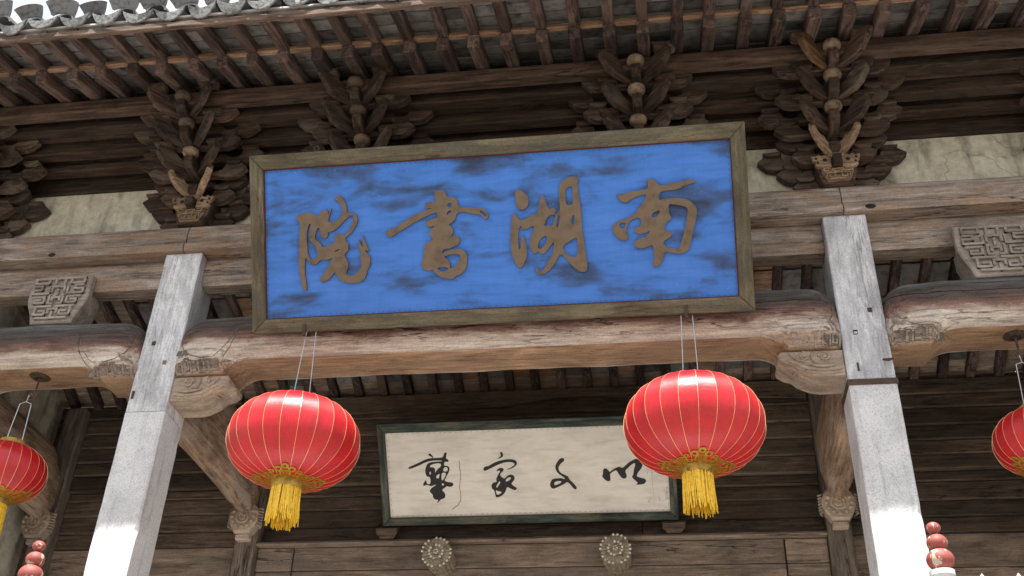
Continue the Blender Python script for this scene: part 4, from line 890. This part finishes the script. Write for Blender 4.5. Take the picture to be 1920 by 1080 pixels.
# ================================================================ lanterns
def lantern(label, loc, a, b, wires, rz=0, tilt=(0, 0), hook=None):
    root = obj('lantern', None, None, loc, (tilt[0], tilt[1], rz))
    tag(root, label, 'lantern', 'red lanterns hung along the porch')
    NG = 24; NP = 26; SUB = 4
    r_op = .066
    t0 = math.asin(min(.99, r_op/a)**(1/1.0))
    def prof(t):   # t 0..1 bottom to top: superellipse, fuller shoulders
        ph = -pi/2+t0*.9+(pi-2*t0*.9)*t
        c, s = cos(ph), sin(ph); p = .88
        return a*abs(c)**p, b*math.copysign(abs(s)**.94, s)
    def f_body(bm):
        rows = []
        for i in range(NP+1):
            r, z = prof(i/NP); row = []
            for k in range(NG*SUB):
                fr = (k % SUB)/SUB; g = cos(pi/NG)/cos(2*pi/NG*(fr-.5))     # nearly flat silk between two ribs
                g = g*.8+.2; sag = 1-.004*sin(pi*fr)
                an = 2*pi*k/(NG*SUB); row.append(bm.verts.new((r*g*sag*cos(an), r*g*sag*sin(an), z)))
            rows.append(row)
        n = NG*SUB
        for A, B in zip(rows, rows[1:]):
            for k in range(n): bm.faces.new((A[k], A[(k+1) % n], B[(k+1) % n], B[k]))
    body = one('lantern_body', 'silk', f_body, root, 8.5)
    bm = bmesh.new(); tube(bm, [(prof(t/20)[0]+.0012, 0, prof(t/20)[1]) for t in range(21)], .0011, 4, False); rib_me = mesh('rib', bm, 'gold')
    for k in range(NG): obj('rib', rib_me, root, (0, 0, 0), (0, 0, 2*pi*k/NG))
    r0, z0 = prof(0); r1, z1 = prof(1)
    one('bottom_collar', 'gold_dull', lambda bm: lathe(bm, [(r0*.9, z0+.01), (r0+.004, z0+.006), (r0+.006, z0-.01), (r0+.004, z0-.034), (r0*.92, z0-.036)], 32), root, 35)
    one('top_collar', 'gold_dull', lambda bm: lathe(bm, [(r1*.9, z1-.01), (r1+.004, z1-.006), (r1+.006, z1+.01), (r1+.004, z1+.03), (r1*.92, z1+.032)], 32), root, 35)
    # printed cloud collar lying on the silk just above the bottom ring
    def surf(rad, an):   # point on the lower body at horizontal radius rad
        lo, hi = 0, .5
        for _ in range(24):
            m = (lo+hi)/2
            if prof(m)[0] < rad: lo = m
            else: hi = m
        r, z = prof(lo); return Vector((r*cos(an), r*sin(an), z-.0035))
    def f_trim(bm):
        def patch(rc, ac, rr, wr, n=10):
            c = bm.verts.new(surf(rc, ac)); vs = [bm.verts.new(surf(rc+rr*sin(2*pi*i/n), ac+wr/rc*cos(2*pi*i/n))) for i in range(n)]
            for i in range(n): bm.faces.new((c, vs[i], vs[(i+1) % n]))
        def annul(rc, ac, R, w_, n=16, a0=0, a1=2*pi):
            A = [bm.verts.new(surf(rc+R*sin(a0+(a1-a0)*i/n), ac+R/rc*cos(a0+(a1-a0)*i/n))) for i in range(n+1)]
            B = [bm.verts.new(surf(rc+(R-w_)*sin(a0+(a1-a0)*i/n), ac+(R-w_)/rc*cos(a0+(a1-a0)*i/n))) for i in range(n+1)]
            for i in range(n): bm.faces.new((A[i], A[i+1], B[i+1], B[i]))
        n = 96
        for R, W_ in ((r0+.004, .012), (r0+.022, .004)):
            A = [bm.verts.new(surf(R, 2*pi*i/n)) for i in range(n)]; B = [bm.verts.new(surf(R+W_, 2*pi*i/n)) for i in range(n)]
            for i in range(n): bm.faces.new((A[i], A[(i+1) % n], B[(i+1) % n], B[i]))
        for k in range(8):
            ac = 2*pi*k/8+.1
            annul(r0+.045, ac, .030, .008); annul(r0+.045, ac, .017, .006); patch(r0+.045, ac, .006, .006)
            if k % 2 == 0:
                for s in (-1, 1):
                    annul(r0+.082, ac+s*.034/(r0+.08), .021, .012, 14); annul(r0+.072, ac+s*.072/(r0+.07), .015, .010, 12)
                annul(r0+.102, ac, .020, .013, 14)
            for s in (-1, 1): annul(r0+.032, ac+s*.33, .012, .006, 10)
    one('cloud_collar', 'gold_paper', f_trim, root)
    def f_tass(bm):
        rs = random.Random(3+int(a*1000))
        for k in range(220):
            an = rs.uniform(0, 2*pi); rr = r0*rs.uniform(.82, 1.02); L = rs.uniform(.150, .20); zt = z0-.03
            dx, dy = rs.uniform(-.009, .009)+.004, rs.uniform(-.009, .009); fl = rs.uniform(1.0, 1.08)
            tube(bm, [(rr*cos(an), rr*sin(an), zt), (rr*1.02*cos(an)+dx*.3, rr*1.02*sin(an)+dy*.3, zt-L*.5), (rr*fl*cos(an)+dx, rr*fl*sin(an)+dy, zt-L)], [.0030, .0034, .0022], 4, False)
    one('tassel', 'tassel', f_tass, root)['kind'] = 'stuff'
    for w_ in wires: one('wire', 'wire', lambda bm: tube(bm, w_, .0026, 6), root)
    return root
lantern('large red lantern hanging under the left half of the blue board', (-1.012, -.315, 4.054), .347, .236,
        [[(-.045, 0, .22), (-.026, 0, .69)], [(.045, 0, .22), (.026, 0, .69)], [(-.026, 0, .69), (0, 0, .702), (.026, 0, .69)]], .13)
lantern('large red lantern overlapping the right end of the white board', (1.066, -.305, 4.078), .352, .240,
        [[(-.04, 0, .22), (-.03, 0, .67)], [(.04, 0, .22), (.03, 0, .67)], [(-.03, 0, .67), (0, 0, .684), (.03, 0, .67)]], .05)
lantern('red lantern cut by the left edge of the picture', (-2.828, -.02, 4.07), .234, .165,
        [[(-.05, 0, .17), (-.035, 0, .44)], [(.05, 0, .17), (.035, 0, .44)], [(-.035, 0, .44), (0, 0, .455), (.005, 0, .50)], [(.035, 0, .44), (0, 0, .455)]], .09)
lantern('red lantern cut by the right edge of the picture', (2.79, -.02, 4.07), .235, .165,
        [[(-.05, 0, .17), (-.035, 0, .44)], [(.05, 0, .17), (.035, 0, .44)], [(-.035, 0, .44), (0, 0, .455), (-.005, 0, .50)], [(.035, 0, .44), (0, 0, .455)]], .2)

# ================================================================ railing posts with stacked balls, and pickets
def f_ballprof(r, n=12, sq=.86): return [(r*cos(-pi/2+pi*i/n)+.0005, r*sq*sin(-pi/2+pi*i/n)) for i in range(n+1)]
bm = bmesh.new(); lathe(bm, f_ballprof(1.0, 16), 28); BALL = mesh('ball', bm, 'ball', 30)
for x, lab in ((-1.972, 'white post with three stacked red balls near left stone post'), (1.998, 'white post with three stacked red balls near right stone post')):
    p = one('finial_post', 'white_paint', lambda bm: lathe(bm, [(.05, .004), (.052, 2.98), (.044, 2.985), (.044, 3.115), (.05, 3.12), (.05, 3.14)], 18), None, 30, loc=(x, -.8, 0))
    tag(p, lab, 'post', 'ball-topped railing posts')
    for z, r, s in ((3.188, .055, 1.0), (3.260, .042, 1.0), (3.324, .029, 1.0)): obj('ball', BALL, p, (random.uniform(-.003, .003), 0, z), (0, 0, random.uniform(0, 6)), (r, r, r))
for i, x in enumerate((2.147, 2.286)):
    p = one('picket', 'white_paint', lambda bm: prism(bm, [(-.022, .004), (.022, .004), (.022, 3.085), (.010, 3.11), (0, 3.128), (-.010, 3.11), (-.022, 3.085)], -.012, .012, 'Y', .003), None, loc=(x, -.8, 0))
    tag(p, ('white pointed picket next to the right ball post', 'white pointed picket farther right of the right ball post')[i], 'picket', 'railing pickets')
